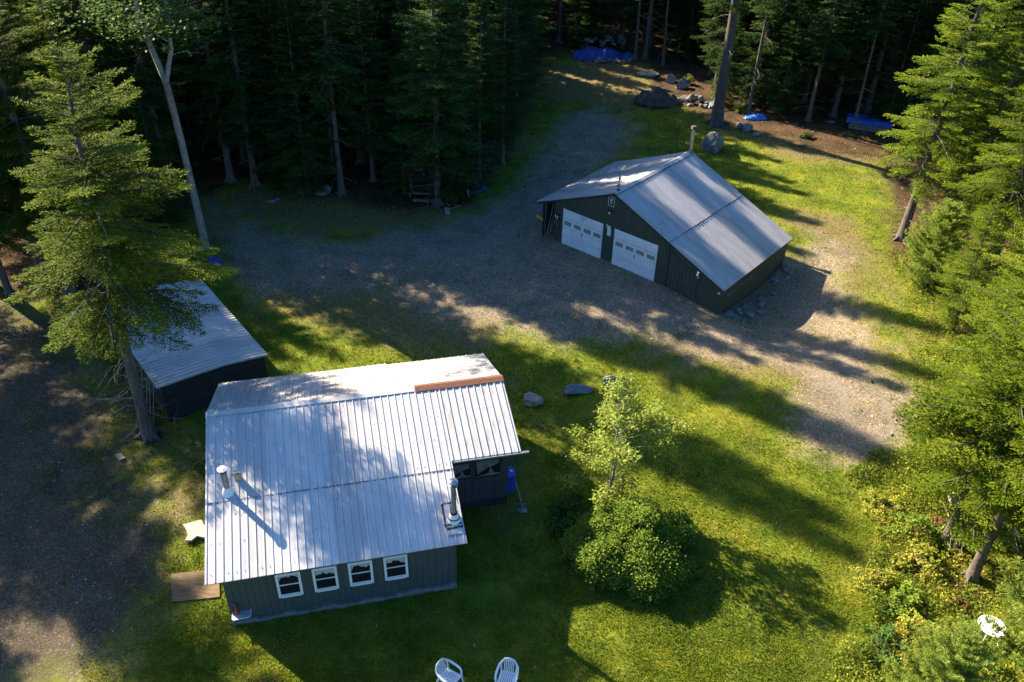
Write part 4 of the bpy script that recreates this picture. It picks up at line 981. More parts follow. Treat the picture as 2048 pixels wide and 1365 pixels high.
for i in range(48):   # odd bits of the junk heap
    x, y = (at(1165 + rs.random() * 95, 100 + rs.random() * 12) if i < 24 else at(1190 + rs.random() * 85, 118 + rs.random() * 12)); s = rs.uniform(0.15, 0.5)
    mb = MB(); mb.box((0, 0, 0), (s, s * rs.uniform(.4, 1), s * rs.uniform(.1, .6)), Matrix.Rotation(rs.uniform(-.5, .5), 3, 'X') @ Matrix.Rotation(rs.random() * 3, 3, 'Z'))
    hgt = 1.25 if i < 24 else 0.22
    o = mb.build('scrap', M[('pale_board', 'wood_grey', 'concrete', 'dull_steel')[i % 4]], loc=(x, y, Tz(x, y) + hgt * rs.uniform(.7, 1)), bevel=0.01)
    tag(o, 'small pale piece of scrap in the junk heap with the big blue tarp', 'scrap', 'scrap around the far junk heap')

# ---- white plastic armchairs
def chair(label, loc, rz):
    t = thing('plastic_chair', label, 'chair', loc, rz, 'white plastic armchairs on the lawn'); pl = M['plastic']
    mb = MB()   # seat, front towards -y
    for i in range(7):
        x = -0.18 + i * 0.06; mb.bar((x, -0.215, 0.425), (x * 0.9, 0.19, 0.405), 0.043, 0.014)
    mb.box((0, -0.235, 0.422), (0.46, 0.06, 0.03)); mb.box((0, 0.20, 0.405), (0.40, 0.05, 0.03)); mb.bar((-0.215, -0.23, 0.422), (-0.19, 0.21, 0.408), 0.05, 0.03); mb.bar((0.215, -0.23, 0.422), (0.19, 0.21, 0.408), 0.05, 0.03)
    mb.build('seat', pl, t)
    arch = [(-0.20, 0.20, 0.42), (-0.225, 0.25, 0.60), (-0.205, 0.30, 0.74), (-0.14, 0.335, 0.83), (0, 0.35, 0.865), (0.14, 0.335, 0.83), (0.205, 0.30, 0.74), (0.225, 0.25, 0.60), (0.20, 0.20, 0.42)]
    mb = MB(); mb.tube(arch, 0.024, 8)
    for x in (-0.13, -0.078, -0.026, 0.026, 0.078, 0.13): mb.bar((x * 0.95, 0.20, 0.42), (x, 0.335 - abs(x) * 0.15, 0.84 - abs(x) * 0.45), 0.030, 0.012, (0, 1, 0))
    mb.bar((-0.12, 0.338, 0.80), (0.12, 0.338, 0.80), 0.02, 0.07, (0, 0, 1)); mb.build('backrest', pl, t)
    for s in (-1, 1):
        mb = MB(); pts = [(s * 0.19, 0.31, 0.76), (s * 0.262, 0.22, 0.695), (s * 0.292, 0.02, 0.665), (s * 0.29, -0.16, 0.645), (s * 0.27, -0.225, 0.60)]
        for a, b in zip(pts, pts[1:]): mb.bar(a, b, 0.062, 0.02)
        mb.tube(pts, 0.019, 6); mb.build('armrest', pl, t)
        mb = MB(); mb.tube([(s * 0.272, -0.22, 0.61), (s * 0.25, -0.24, 0.42), (s * 0.285, -0.29, 0.0)], [0.026, 0.033, 0.021], 7); mb.build('leg', pl, t)
        mb = MB(); mb.tube([(s * 0.20, 0.20, 0.42), (s * 0.25, 0.33, 0.0)], [0.033, 0.021], 7); mb.build('leg', pl, t)
    return t
x, y = at(899, 1372); chair('left white plastic armchair turned to the right on the lawn', (x, y, Tz(x, y)), 0.95)
x, y = at(1013, 1374); chair('right white plastic armchair facing the camera on the lawn', (x, y, Tz(x, y)), -0.22)
# round white table among the pines
x, y = at(1985, 1252, 0.62); t = thing('round_table', 'round white plastic table half hidden by pine branches', 'table', (x, y, Tz(x, y)))
mb = MB(); mb.lathe([(0.0, 0.585), (0.38, 0.585), (0.40, 0.60), (0.40, 0.615), (0.38, 0.625), (0.05, 0.618), (0.0, 0.618)], (0, 0, 0), 32); mb.build('tabletop', M['plastic'], t)
for k in range(4):
    a = PI / 4 + k * PI / 2; mb = MB(); mb.tube([(0.26 * math.cos(a), 0.26 * math.sin(a), 0.585), (0.36 * math.cos(a), 0.36 * math.sin(a), 0)], 0.024, 7); mb.build('leg', M['plastic'], t)
mb = MB(); mb.lathe([(0, 0.619), (0.03, 0.619), (0.03, 0.622), (0, 0.622)], (0.06, 0.05, 0), 12); mb.build('parasol_hole', M['black_iron'], t)
# side table with the extinguisher
x, y = at(483, 1229, 0.52); zt = Tz(x, y)
t = thing('side_table', 'small pale tray table on thin legs at the front left cabin corner', 'table', (x, y, zt), H_YAW)
mb = MB(); mb.prism([(-0.26, -0.14), (-0.22, -0.18), (0.24, -0.15), (0.27, -0.11), (0.27, 0.15), (0.24, 0.18), (-0.22, 0.16), (-0.26, 0.12)], 0.50, 0.52, 'z'); mb.build('tray', pmat('pale_green_tray', (0.26, 0.33, 0.32), (0.40, 0.46, 0.44), 9, 0.4), t)
mb = MB(); mb.tube([(-0.26, -0.14, 0.525), (-0.22, -0.18, 0.525), (0.24, -0.15, 0.525), (0.27, -0.11, 0.525), (0.27, 0.15, 0.525), (0.24, 0.18, 0.525), (-0.22, 0.16, 0.525), (-0.26, 0.12, 0.525), (-0.26, -0.14, 0.525)], 0.012, 6); mb.build('rim', M['plastic'], t)
for sx in (-1, 1):
    for sy in (-1, 1): mb = MB(); mb.tube([(sx * 0.23, sy * 0.13, 0.50), (sx * 0.25, sy * 0.15, 0.0)], 0.009, 5); mb.build('leg', M['dull_steel'], t)
e = thing('fire_extinguisher', 'red fire extinguisher standing on the small tray table', 'extinguisher', (x - 0.14, y + 0.03, zt + 0.52))
mb = MB(); mb.lathe([(0.0, 0.0), (0.06, 0.0), (0.063, 0.02), (0.063, 0.30), (0.045, 0.35), (0.02, 0.37)], (0, 0, 0), 16); mb.build('cylinder', M['red'], e, smooth=False)
mb = MB(); mb.lathe([(0.022, 0.365), (0.022, 0.41)], (0, 0, 0), 10); mb.bar((0.0, 0, 0.42), (-0.12, -0.02, 0.44), 0.02, 0.015); mb.bar((0.0, 0, 0.40), (-0.10, -0.02, 0.40), 0.02, 0.012); mb.build('valve', M['steel'], e)
mb = MB(); mb.tube([(0.02, 0, 0.40), (0.08, 0.02, 0.42), (0.16, 0.05, 0.36), (0.22, 0.07, 0.28)], 0.012, 6); mb.build('hose', M['black_iron'], e)
# blue barrel and the pale strip leaning beside the porch
def h2w(x, y, z=0):
    c, s = math.cos(H_YAW), math.sin(H_YAW); return (H_LOC[0] + c * x - s * y, H_LOC[1] + s * x + c * y, z)
px_, py_, _ = h2w(9.72, -1.35)
t = thing('barrel', 'blue plastic barrel standing behind the porch corner', 'barrel', (px_, py_, Tz(px_, py_)))
mb = MB(); mb.lathe([(0.0, 0.0), (0.24, 0.0), (0.26, 0.05), (0.26, 0.35), (0.27, 0.37), (0.26, 0.39), (0.26, 0.82), (0.23, 0.88), (0.0, 0.88)], (0, 0, 0), 20); mb.build('body', M['blue_plastic'], t)
mb = MB(); mb.lathe([(0.0, 0.88), (0.05, 0.88), (0.05, 0.91), (0.0, 0.91)], (0.1, 0, 0), 10); mb.build('bung', M['plastic'], t)
a = Vector(h2w(9.85, -1.9, 0.9)); b = Vector(h2w(10.0, -2.5, 0.02)); mb = MB(); mb.tube([(0, 0, 0), (b - a) * 0.5 + Vector((0.02, 0, 0)), b - a], [0.012, 0.022, 0.012], 6); o = mb.build('stake', M['pale_board'], loc=a); tag(o, 'thin pale stake leaning beside the blue barrel at the porch', 'stake')

# ------------------------------------------------------------------ trees
Zv = np.array([0.0, 0.0, 1.0])
def conifer(seed, H, R, cb, ks=0.16, whorl=0.36, nb=(4, 6), droop=0.32, prof=0.85, gap=0.1, r0=0.15, needles='needles', bark='bark', dead=14, pine=False, bend=0.15, bias=(0, 0), inner=0.18):
    g = np.random.default_rng(seed); tr = MB(); cP = []; cT = []
    ph = g.random() * 6.28
    ax = lambda z: np.array([bend * math.sin(z / H * 2.2 + ph) - bend * math.sin(ph), bend * math.cos(z / H * 1.7 + ph) - bend * math.cos(ph), z])
    zs = np.linspace(-0.3, H * 0.985, 14)
    tr.tube([ax(z) for z in zs], [r0 * (1.45 if z < 0.05 else 1.12 if z < 1.2 and z > 0 else 1) * max(0.04, 1 - max(z, 0) / H) ** 0.85 + 0.008 for z in zs], 9)
    for k in range(5):      # root flare
        a = ph + k * 1.26; d = np.array([math.cos(a), math.sin(a), 0]); tr.tube([d * r0 * 0.5 + Zv * 0.35, d * r0 * 1.7 + Zv * 0.06, d * r0 * 3.2 - Zv * 0.08], [r0 * .5, r0 * .38, r0 * .12], 6)
    def foliage(P, D, n_axis, tint, k=1.0):
        n = len(P)
        if pine:
            m = 9; P = np.repeat(P, m, 0); D0 = np.repeat(D, m, 0); D2 = unit(D0 * 0.75 + g.normal(0, 0.55, (n * m, 3)) + Zv * 0.25)
            S = unit(np.cross(D2, g.normal(0, 1, (n * m, 3)))); L = ks * g.uniform(0.75, 1.15, n * m); cP.append(kites(P, D2, S, L, np.full(n * m, ks * 0.075), 0.0)); cT.append(np.repeat(np.clip(np.repeat(tint, m) + g.normal(0, .12, n * m), 0, 1), 4)); return
        S = unit(np.cross(D, n_axis + g.normal(0, 0.45, (n, 3)))); L = ks * g.uniform(0.7, 1.25, n) * k
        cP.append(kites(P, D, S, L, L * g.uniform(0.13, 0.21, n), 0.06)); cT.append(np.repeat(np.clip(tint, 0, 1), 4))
    def branch(z, az, L, u):
        d0 = np.array([math.cos(az), math.sin(az), 0]); pp = np.array([-d0[1], d0[0], 0]); base = ax(z)
        up = -0.10 + 0.75 * u ** 1.2 + g.normal(0, 0.07) + (0.25 if pine else 0); dr = droop * (1 - u) * (1.0 if not pine else 0.3) * g.uniform(0.7, 1.3); tip = 0.22 * (1 - u) + (0.25 if pine else 0.0)
        sw = g.normal(0, 0.12)
        pos = lambda t: base + np.outer(t, d0) * L + np.outer(t * t * sw, pp) * L + np.outer(up * t - dr * t * t * 1.0 + tip * t ** 3, Zv) * L
        tt = np.array([0.0, 0.3, 0.6, 0.85]); r_ = 0.010 + 0.013 * L
        tr.tube([p for p in pos(tt)], [r_, r_ * .7, r_ * .42, r_ * .2], 4, cap=False)
        stp = ks * (0.52 if not pine else 0.8); t0 = inner * (1 - u) + 0.03
        t = np.arange(t0, 1.0, stp / L) if L > stp else np.array([0.5]); t = np.clip(t + g.normal(0, 0.2 * stp / L, len(t)), 0.02, 1)
        p0 = pos(t); tg = unit(pos(np.clip(t + 0.05, 0, 1.05)) - pos(t - 0.05)); btint = g.normal(0.40, 0.13)
        for sgn in (-1, 1):
            lt = (L * 0.40 * (1 - t) ** 0.75 * (0.35 + 0.65 * np.minimum(1, t / 0.35))) * g.uniform(0.6, 1.15, len(t)) + ks * 0.7
            lt = np.minimum(lt, 0.85)
            td = unit(tg * 0.85 + sgn * pp * g.uniform(0.75, 1.15, (len(t), 1)) + Zv * g.uniform(-0.30, 0.05, (len(t), 1)) + g.normal(0, 0.10, (len(t), 3)))
            ns = max(2, int(lt.max() / (ks * 0.42)) + 1); s = np.arange(ns) * ks * (0.42 if not pine else 0.8)
            T_, S_ = np.meshgrid(np.arange(len(t)), s, indexing='ij'); mk = (S_ < lt[T_]); Ti = T_[mk]; Si = S_[mk]
            if len(Ti) == 0: continue
            sag = -0.18 * Si * Si
            P = p0[Ti] + td[Ti] * Si[:, None] + Zv * sag[:, None]
            sd = unit(np.cross(td[Ti], np.tile(Zv, (len(Ti), 1)))); alt = np.where((np.round(Si / (ks * 0.42)).astype(int) % 2) == 0, 1.0, -1.0)
            D = unit(td[Ti] + sd * (alt * g.uniform(0.35, 0.95, len(Ti)))[:, None] + g.normal(0, 0.16, (len(Ti), 3)) + Zv * 0.05)
            nrm = np.tile(Zv, (len(Ti), 1))
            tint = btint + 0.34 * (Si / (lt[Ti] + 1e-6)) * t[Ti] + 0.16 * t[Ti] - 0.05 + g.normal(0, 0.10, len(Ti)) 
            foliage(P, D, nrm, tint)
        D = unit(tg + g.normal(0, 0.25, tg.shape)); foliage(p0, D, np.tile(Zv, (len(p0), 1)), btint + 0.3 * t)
    z = cb
    while z < H - 0.15:
        u = (z - cb) / (H - cb); n = int(g.integers(nb[0], nb[1] + 1)); a0 = g.random() * 6.28
        for k in range(n):
            if g.random() < gap: continue
            az = a0 + k * 6.28 / n + g.normal(0, 0.22)
            L = max(0.22, R * (1 - u) ** prof * (0.62 + 0.38 * min(1, u / 0.14)) * g.uniform(0.55, 1.15) * (1 + bias[0] * math.cos(az - bias[1])))
            branch(z + g.normal(0, 0.1), az, L, u)
        z += whorl * g.uniform(0.75, 1.25) * (1.0 - 0.35 * u)
    top = ax(H * 0.98); n = 24; P = top[None] + np.outer(np.linspace(-0.5, 0.15, n), Zv); a = g.random(n) * 6.28
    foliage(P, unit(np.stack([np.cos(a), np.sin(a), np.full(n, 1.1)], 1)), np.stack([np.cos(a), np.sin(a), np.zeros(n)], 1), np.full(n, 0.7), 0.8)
    nf = len(tr.f)
    tr.mi = 1
    for k in range(dead):    # dead, lichen grown twigs below the crown
        z = g.uniform(min(0.9, cb * .3), cb + (H - cb) * 0.35); a = g.random() * 6.28; L = g.uniform(0.4, 1.0) * min(1.7, R * 0.7); d = np.array([math.cos(a), math.sin(a), 0]); b = ax(z)
        q = [b, b + d * L * .5 + Zv * L * g.uniform(-.25, .1), b + d * L + Zv * L * g.uniform(-.5, .0)]
        tr.tube(q, [0.017, 0.010, 0.004], 4, cap=False)
        for _ in range(3):
            e = q[1] + (q[2] - q[1]) * g.random(); tr.tube([e, e + unit(g.normal(0, 1, (1, 3)))[0] * L * 0.3 + d * 0.1], [0.007, 0.003], 3, cap=False)
    V = np.concatenate(cP); cm = np_mesh('crown', V, quad_idx(len(V) // 4), M[needles], np.concatenate(cT))
    me = bpy.data.meshes.new('trunk'); me.from_pydata(tr.v, [], tr.f); me.materials.append(M[bark]); me.materials.append(M['lichen']); me.polygons.foreach_set('material_index', tr.m); me.polygons.foreach_set('use_smooth', [True] * len(tr.f)); me.update()
    return me, cm

def recolor(cm, mat):
    c = cm.copy(); c.materials.clear(); c.materials.append(M[mat]); return c
def plant(meshes, xy, label, s=1.0, rz=None, lean=(0, 0), name='spruce_tree', cat='tree', group=None, sz=None):
    x, y = xy
    t = thing(name, label, cat, (x, y, Tz(x, y)), 0, group)
    t.rotation_euler = (lean[1], lean[0], rnd.random() * 6.28 if rz is None else rz); t.rotation_mode = 'XYZ'
    t.scale = (s, s, sz or s)
    obj_from(meshes[0], 'trunk', t); obj_from(meshes[1], 'crown', t)
    return t

VO = conifer(6, 14.8, 4.0, 5.6, ks=0.13, r0=0.22, gap=0.22, droop=0.46, nb=(6, 7), whorl=0.42, dead=54, prof=0.62, bias=(0.16, 0.2), bend=0.3)   # the old spruce at the shed
VA = conifer(1, 14.6, 3.9, 4.0, ks=0.135, r0=0.21, gap=0.16, droop=0.40, nb=(5, 6), whorl=0.44, dead=26, prof=0.75)
VB = conifer(2, 17.0, 3.7, 4.0, ks=0.135, r0=0.23, gap=0.12, droop=0.36, nb=(5, 6), whorl=0.46, dead=26, prof=0.75)
VC = conifer(3, 11.0, 2.9, 2.2, ks=0.12, r0=0.10, gap=0.10, droop=0.28, nb=(5, 6), whorl=0.36, dead=22)                       # younger spruce
VD = conifer(4, 9.0, 2.5, 1.2, ks=0.115, r0=0.10, gap=0.07, droop=0.24, nb=(5, 7), whorl=0.34, dead=14)
VE = conifer(5, 15.0, 3.0, 3.8, ks=0.12, r0=0.16, gap=0.14, droop=0.34, nb=(4, 6), whorl=0.42, dead=34)
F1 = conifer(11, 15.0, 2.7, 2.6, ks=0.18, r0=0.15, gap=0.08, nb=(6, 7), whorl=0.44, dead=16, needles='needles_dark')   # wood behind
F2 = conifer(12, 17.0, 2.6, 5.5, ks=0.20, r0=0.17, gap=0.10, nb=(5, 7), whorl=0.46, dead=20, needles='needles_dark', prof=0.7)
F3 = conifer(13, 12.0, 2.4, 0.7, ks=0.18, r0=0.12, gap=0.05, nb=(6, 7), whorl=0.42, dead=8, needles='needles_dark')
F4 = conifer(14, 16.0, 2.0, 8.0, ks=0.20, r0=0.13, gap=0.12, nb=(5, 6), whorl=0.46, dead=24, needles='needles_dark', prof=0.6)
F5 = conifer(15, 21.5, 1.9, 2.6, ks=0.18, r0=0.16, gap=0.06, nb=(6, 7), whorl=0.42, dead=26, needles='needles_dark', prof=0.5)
PN = conifer(21, 6.0, 2.6, 0.4, ks=0.17, r0=0.09, gap=0.03, nb=(6, 7), whorl=0.34, dead=0, pine=True, needles='needles_pine', prof=0.65)
PT = conifer(22, 20.0, 3.4, 8.0, ks=0.24, r0=0.40, gap=0.1, nb=(4, 6), whorl=0.8, dead=10, pine=True, needles='needles_dark', bark='bark_pine', prof=0.6)
print('faces', {k: len(globals()[k][1].polygons) for k in ('VO', 'VA', 'VB', 'VC', 'VD', 'VE', 'F1', 'F2', 'F3', 'F4', 'PN', 'PT')})
_wc = {}
def sunlit_needles(v):  # same tree with the needle copy that has sunlight in its colour
    if id(v) not in _wc: _wc[id(v)] = (v[0], recolor(v[1], 'needles_sunlit'))
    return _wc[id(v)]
VBw, VCw, VDw, VAw, VEw = sunlit_needles(VB), sunlit_needles(VC), sunlit_needles(VD), sunlit_needles(VA), sunlit_needles(VE)

# left group, near the felt shed
plant(VO, at(300, 874), 'tall leaning spruce whose bare lower trunk stands in front of the black shed', 0.99, 0.0, (0.05, 0.01))
plant(VB, at(143, 590), 'thick trunked spruce behind the back corner of the black shed at far left', 1.0, 1.1)
plant(VA, at(88, 555), 'spruce with pale flaking trunk left of the thick trunked one', 0.95, 2.3, (-0.05, 0))
plant(VB, at(45, 470), 'spruce at the left picture edge above the dark gravel', 0.9, 3.6)
for p_, v_, s_, l_ in (((232, 432), VB, 0.56, 'big spruce behind the planks pile at the back of the black shed'), ((318, 380), VB, 0.50, 'big spruce just left of the pale forked maple'), ((130, 425), VB, 0.86, 'dense spruce in the middle of the upper left corner group'), ((20, 400), VA, 1.1, 'broad spruce cut by the upper left edge'), ((262, 318), VB, 1.0, 'spruce at the back of the upper left group next to the forked maple'), ((150, 330), VB, 0.75, 'spruce at the very back of the upper left corner group'), ((463, 364), F5, 1.2, 'very tall fir at the corner of the dark wood right of the forked maple'), ((11, 338), VA, 0.9, 'spruce at the back of the upper left picture edge'), ((371, 237), VB, 1.2, 'very tall spruce behind the forked maple crown'), ((162, 470), VC, 0.8, 'young spruce behind the black shed'), ((512, 372), F5, 1.15, 'very tall slender fir left of the three thin trunks by the boulders'), ((248, 392), F5, 1.3, 'very tall slender fir between the planks pile and the back rows'), ((345, 395), F5, 1.2, 'very tall slender fir directly behind the pale forked maple'), ((20, 590), VA, 0.72, 'middle sized spruce at the left edge level with the shed roof'), ((118, 500), VC, 0.95, 'young spruce in front of the upper left corner group'), ((70, 430), VB, 0.8, 'spruce behind the pale flaking trunk at upper left'), ((395, 330), F3, 1.0, 'dark fir right behind the pale forked maple')):
    plant(sunlit_needles(v_) if v_ in (VA, VB, VC) else v_, at(*p_), l_, s_)
for p_, v_, s_, l_ in (((60, 335), VB, 0.8, 'spruce low behind the broad one at the upper left edge'), ((182, 385), VB, 0.72, 'spruce in the second row of the upper left group'), ((255, 352), VB, 0.78, 'spruce behind the planks pile, second row from the yard'), ((300, 300), VB, 0.8, 'spruce in the back row left of the forked maple crown'), ((95, 385), VA, 0.9, 'broad spruce between the flaking trunk and the back rows'), ((-30, 455), VB, 0.85, 'spruce cut in half by the left edge above the gravel'), ((350, 310), VB, 0.8, 'spruce right behind the forked maple fork'), ((212, 470), VC, 0.95, 'young spruce left of the planks pile')):
    plant(sunlit_needles(v_), at(*p_), l_, s_)
for i_, (x_, y_) in enumerate(((-9.8, 50.2), (-7.2, 53.5))):
    plant(F5, (x_, y_), ('very tall slender fir behind the outhouse, nearer of the two', 'very tall slender fir behind the outhouse, farther of the two')[i_], (1.08, 1.06)[i_], name='fir_tree')
for i_, (x_, y_, v_, s_) in enumerate(((-29, 30, VB, 1.3), (-26.3, 35.6, VB, 1.25), (-35, 37, VA, 1.3), (-36, 34, VB, 1.3), (-27, 23, VA, 0.9), (-30, 25.5, VB, 0.85))):
    plant(v_, (x_, y_), 'tall spruce of the row along the left edge of the dark gravel yard', s_, group='spruces along the left edge of the gravel yard')
plant(VC, at(215, 560), 'small spruce squeezed between the black shed and the thick trunk', 0.75, 0.8)
# right group, sunlit
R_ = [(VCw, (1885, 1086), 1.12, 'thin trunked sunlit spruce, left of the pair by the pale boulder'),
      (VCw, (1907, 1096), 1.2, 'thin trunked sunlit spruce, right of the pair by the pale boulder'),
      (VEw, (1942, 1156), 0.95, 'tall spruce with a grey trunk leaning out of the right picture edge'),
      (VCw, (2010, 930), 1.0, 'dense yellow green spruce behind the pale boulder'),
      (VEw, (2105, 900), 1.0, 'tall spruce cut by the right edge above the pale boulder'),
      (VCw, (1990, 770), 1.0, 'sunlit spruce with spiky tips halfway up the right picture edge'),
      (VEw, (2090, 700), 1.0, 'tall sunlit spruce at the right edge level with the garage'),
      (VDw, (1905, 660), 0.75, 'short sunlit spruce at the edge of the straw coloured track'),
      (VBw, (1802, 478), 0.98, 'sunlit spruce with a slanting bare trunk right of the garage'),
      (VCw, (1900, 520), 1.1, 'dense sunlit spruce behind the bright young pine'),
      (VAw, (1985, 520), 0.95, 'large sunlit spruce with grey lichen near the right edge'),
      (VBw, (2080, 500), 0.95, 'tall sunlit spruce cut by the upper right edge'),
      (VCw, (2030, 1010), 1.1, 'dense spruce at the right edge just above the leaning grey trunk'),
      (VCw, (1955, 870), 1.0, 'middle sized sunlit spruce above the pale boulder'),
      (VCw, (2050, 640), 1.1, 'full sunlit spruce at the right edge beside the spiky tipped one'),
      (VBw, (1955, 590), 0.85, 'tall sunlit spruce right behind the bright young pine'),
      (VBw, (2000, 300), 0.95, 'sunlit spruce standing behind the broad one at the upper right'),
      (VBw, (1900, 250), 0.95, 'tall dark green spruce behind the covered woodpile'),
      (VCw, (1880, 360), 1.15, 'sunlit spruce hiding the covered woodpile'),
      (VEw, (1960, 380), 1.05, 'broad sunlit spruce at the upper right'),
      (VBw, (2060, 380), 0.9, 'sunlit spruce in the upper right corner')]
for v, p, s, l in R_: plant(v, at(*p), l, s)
plant(PN, at(1850, 575), 'bright green young pine at the edge of the straw coloured track', 0.75, name='pine_tree')
plant(PN, at(2078, 1335), 'bright young pine in the lower right corner over the round table', 0.95, name='pine_tree')
plant(PN, at(1850, 1440), 'low pine branches at the bottom edge right of the lawn', 0.62, name='pine_tree')
plant(PN, at(2110, 1180), 'bright pine at the right edge above the round table', 0.9, name='pine_tree')
# named trees of the dark wood
plant(F1, at(876, 412), 'tall dense fir with a pale lower trunk beside the outhouse', 1.15, 0.3, name='fir_tree')
plant(F3, at(906, 402), 'fir with a mossy thin trunk right of the pale trunked fir', 1.1, 1.3, name='fir_tree')
plant(F2, at(957, 355), 'dark fir behind the blue tarp beside the outhouse', 0.68, 2.2, name='fir_tree')
plant(F1, at(1005, 330), 'dark fir at the bend of the gravel driveway', 0.85, 3.0, name='fir_tree')
plant(F2, at(684, 388), 'fir with a long bare dark trunk right of the two grey boulders', 1.0, 4.0, name='fir_tree')
plant(F3, at(618, 388), 'fir with a thin pale trunk between the two grey boulders', 1.0, 1.7, name='fir_tree')
plant(F3, at(580, 375), 'fir with a thin pale trunk left of the two grey boulders', 1.0, 0.2, name='fir_tree')
plant(PT, at(1432, 250), 'huge thick trunked pine behind the big round boulder', 1.0, 0.5, name='pine_tree')
plant(F4, at(1496, 228), 'thin fir right of the thick pine by the light blue tarp', 0.9, 0.5, name='fir_tree')
plant(F2, at(1615, 243), 'slim fir with a pale bare trunk on the sunlit litter bank', 0.85, 2.5, name='fir_tree')
plant(F4, at(1706, 258), 'thin dark trunk standing in front of the covered woodpile', 0.8, 1.5, name='fir_tree')
plant(F2, at(1290, 118), 'thick grey trunk at the right end of the big blue tarp', 1.1, 1.0, name='fir_tree')
plant(F4, at(1270, 122), 'thin dark trunk touching the end of the big blue tarp', 1.0, 2.0, name='fir_tree')
plant(F4, at(1326, 132), 'thin leaning trunk right of the big blue tarp', 0.9, 2.0, (0.04, 0), name='fir_tree')
plant(F2, at(1118, 85), 'straight dark trunk left behind the big blue tarp', 1.05, 2.8, name='fir_tree')
plant(F4, at(1238, 80), 'thin straight trunk right behind the big blue tarp', 1.0, 0.9, name='fir_tree')

# maple with the pale forked trunk
def leaf_cloud(g, centers, nper, rad, size, up=0.7, flat=0.7):
    n = len(centers) * nper; Cn = np.repeat(np.asarray(centers), nper, 0)
    off = g.normal(0, 1, (n, 3)) * rad * np.array([1, 1, flat]); P = Cn + off
    a = g.random(n) * 6.28; D = unit(np.stack([np.cos(a), np.sin(a), g.normal(-0.15, 0.35, n)], 1))
    Nn = unit(np.stack([g.normal(-0.30, 0.5, n), g.normal(0.15, 0.5, n), np.full(n, up)], 1)); S = unit(np.cross(D, Nn))
    L = size * g.uniform(0.6, 1.25, n); return kites(P, D, S, L, L * g.uniform(0.3, 0.42, n), 0.12), n
def simple_mesh(mb, name, m, smooth=True):
    me = bpy.data.meshes.new(name); me.from_pydata(mb.v, [], mb.f); me.materials.append(m)
    if smooth: me.polygons.foreach_set('use_smooth', [True] * len(mb.f))
    me.update(); return me
def forked_maple():
    g = np.random.default_rng(5); x, y = at(412, 495); t = thing('maple_tree', 'tall maple with a pale forked trunk at the driveway edge', 'tree', (x, y, Tz(x, y)))
    mb = MB(); f = Vector((-0.25, 0, 8.6)); mb.tube([(0, 0, -0.3), (0.02, 0, 0.3), (-0.05, 0, 3), (-0.12, 0, 6), f], [0.26, 0.2, 0.175, 0.16, 0.16], 10)
    A = [f, Vector((-0.75, 0.1, 10.8)), Vector((-1.1, 0.2, 14)), Vector((-1.0, 0, 17))]; B = [f, Vector((0.35, -0.1, 10.2)), Vector((0.55, 0, 12.5)), Vector((1.0, 0.2, 15.5))]
    mb.tube(A, [0.15, 0.13, 0.10, 0.05], 8); mb.tube(B, [0.11, 0.10, 0.08, 0.04], 8); cs = []
    for i in range(26):
        s = (A, B)[i % 2]; k = g.uniform(1.0, 2.9); j = int(k); b = s[j].lerp(s[j + 1], k - j); a = g.random() * 6.28; L = g.uniform(1.2, 3.2)
        e = b + Vector((math.cos(a) * L, math.sin(a) * L, g.uniform(0.2, 1.2))); mid = b.lerp(e, .5) + Vector((0, 0, .15)); mb.tube([b, mid, e], [0.035, 0.022, 0.008], 5, cap=False)
        for q in range(5): cs.append(b.lerp(e, 0.4 + 0.15 * q) + Vector(g.normal(0, .25, 3)))
    e1 = Vector((0.25, 0, 9.9)); mb.tube([e1, e1 + Vector((0.7, -.2, 0.25)), e1 + Vector((1.6, -.3, 0.2))], [0.03, 0.02, 0.008], 5); e2 = Vector((-.6, 0, 10.2)); mb.tube([e2, e2 + Vector((-.5, 0, .9)), e2 + Vector((-.9, 0, 1.9))], [.03, .02, .008], 5)
    obj_from(simple_mesh(mb, 'trunk', M['bark_pale']), 'trunk', t)
    V, n = leaf_cloud(g, [c[:] for c in cs], 42, 0.42, 0.20); obj_from(np_mesh('crown', V, quad_idx(n), M['leaf_dark'], np.repeat(g.random(n), 4)), 'crown', t)
forked_maple()

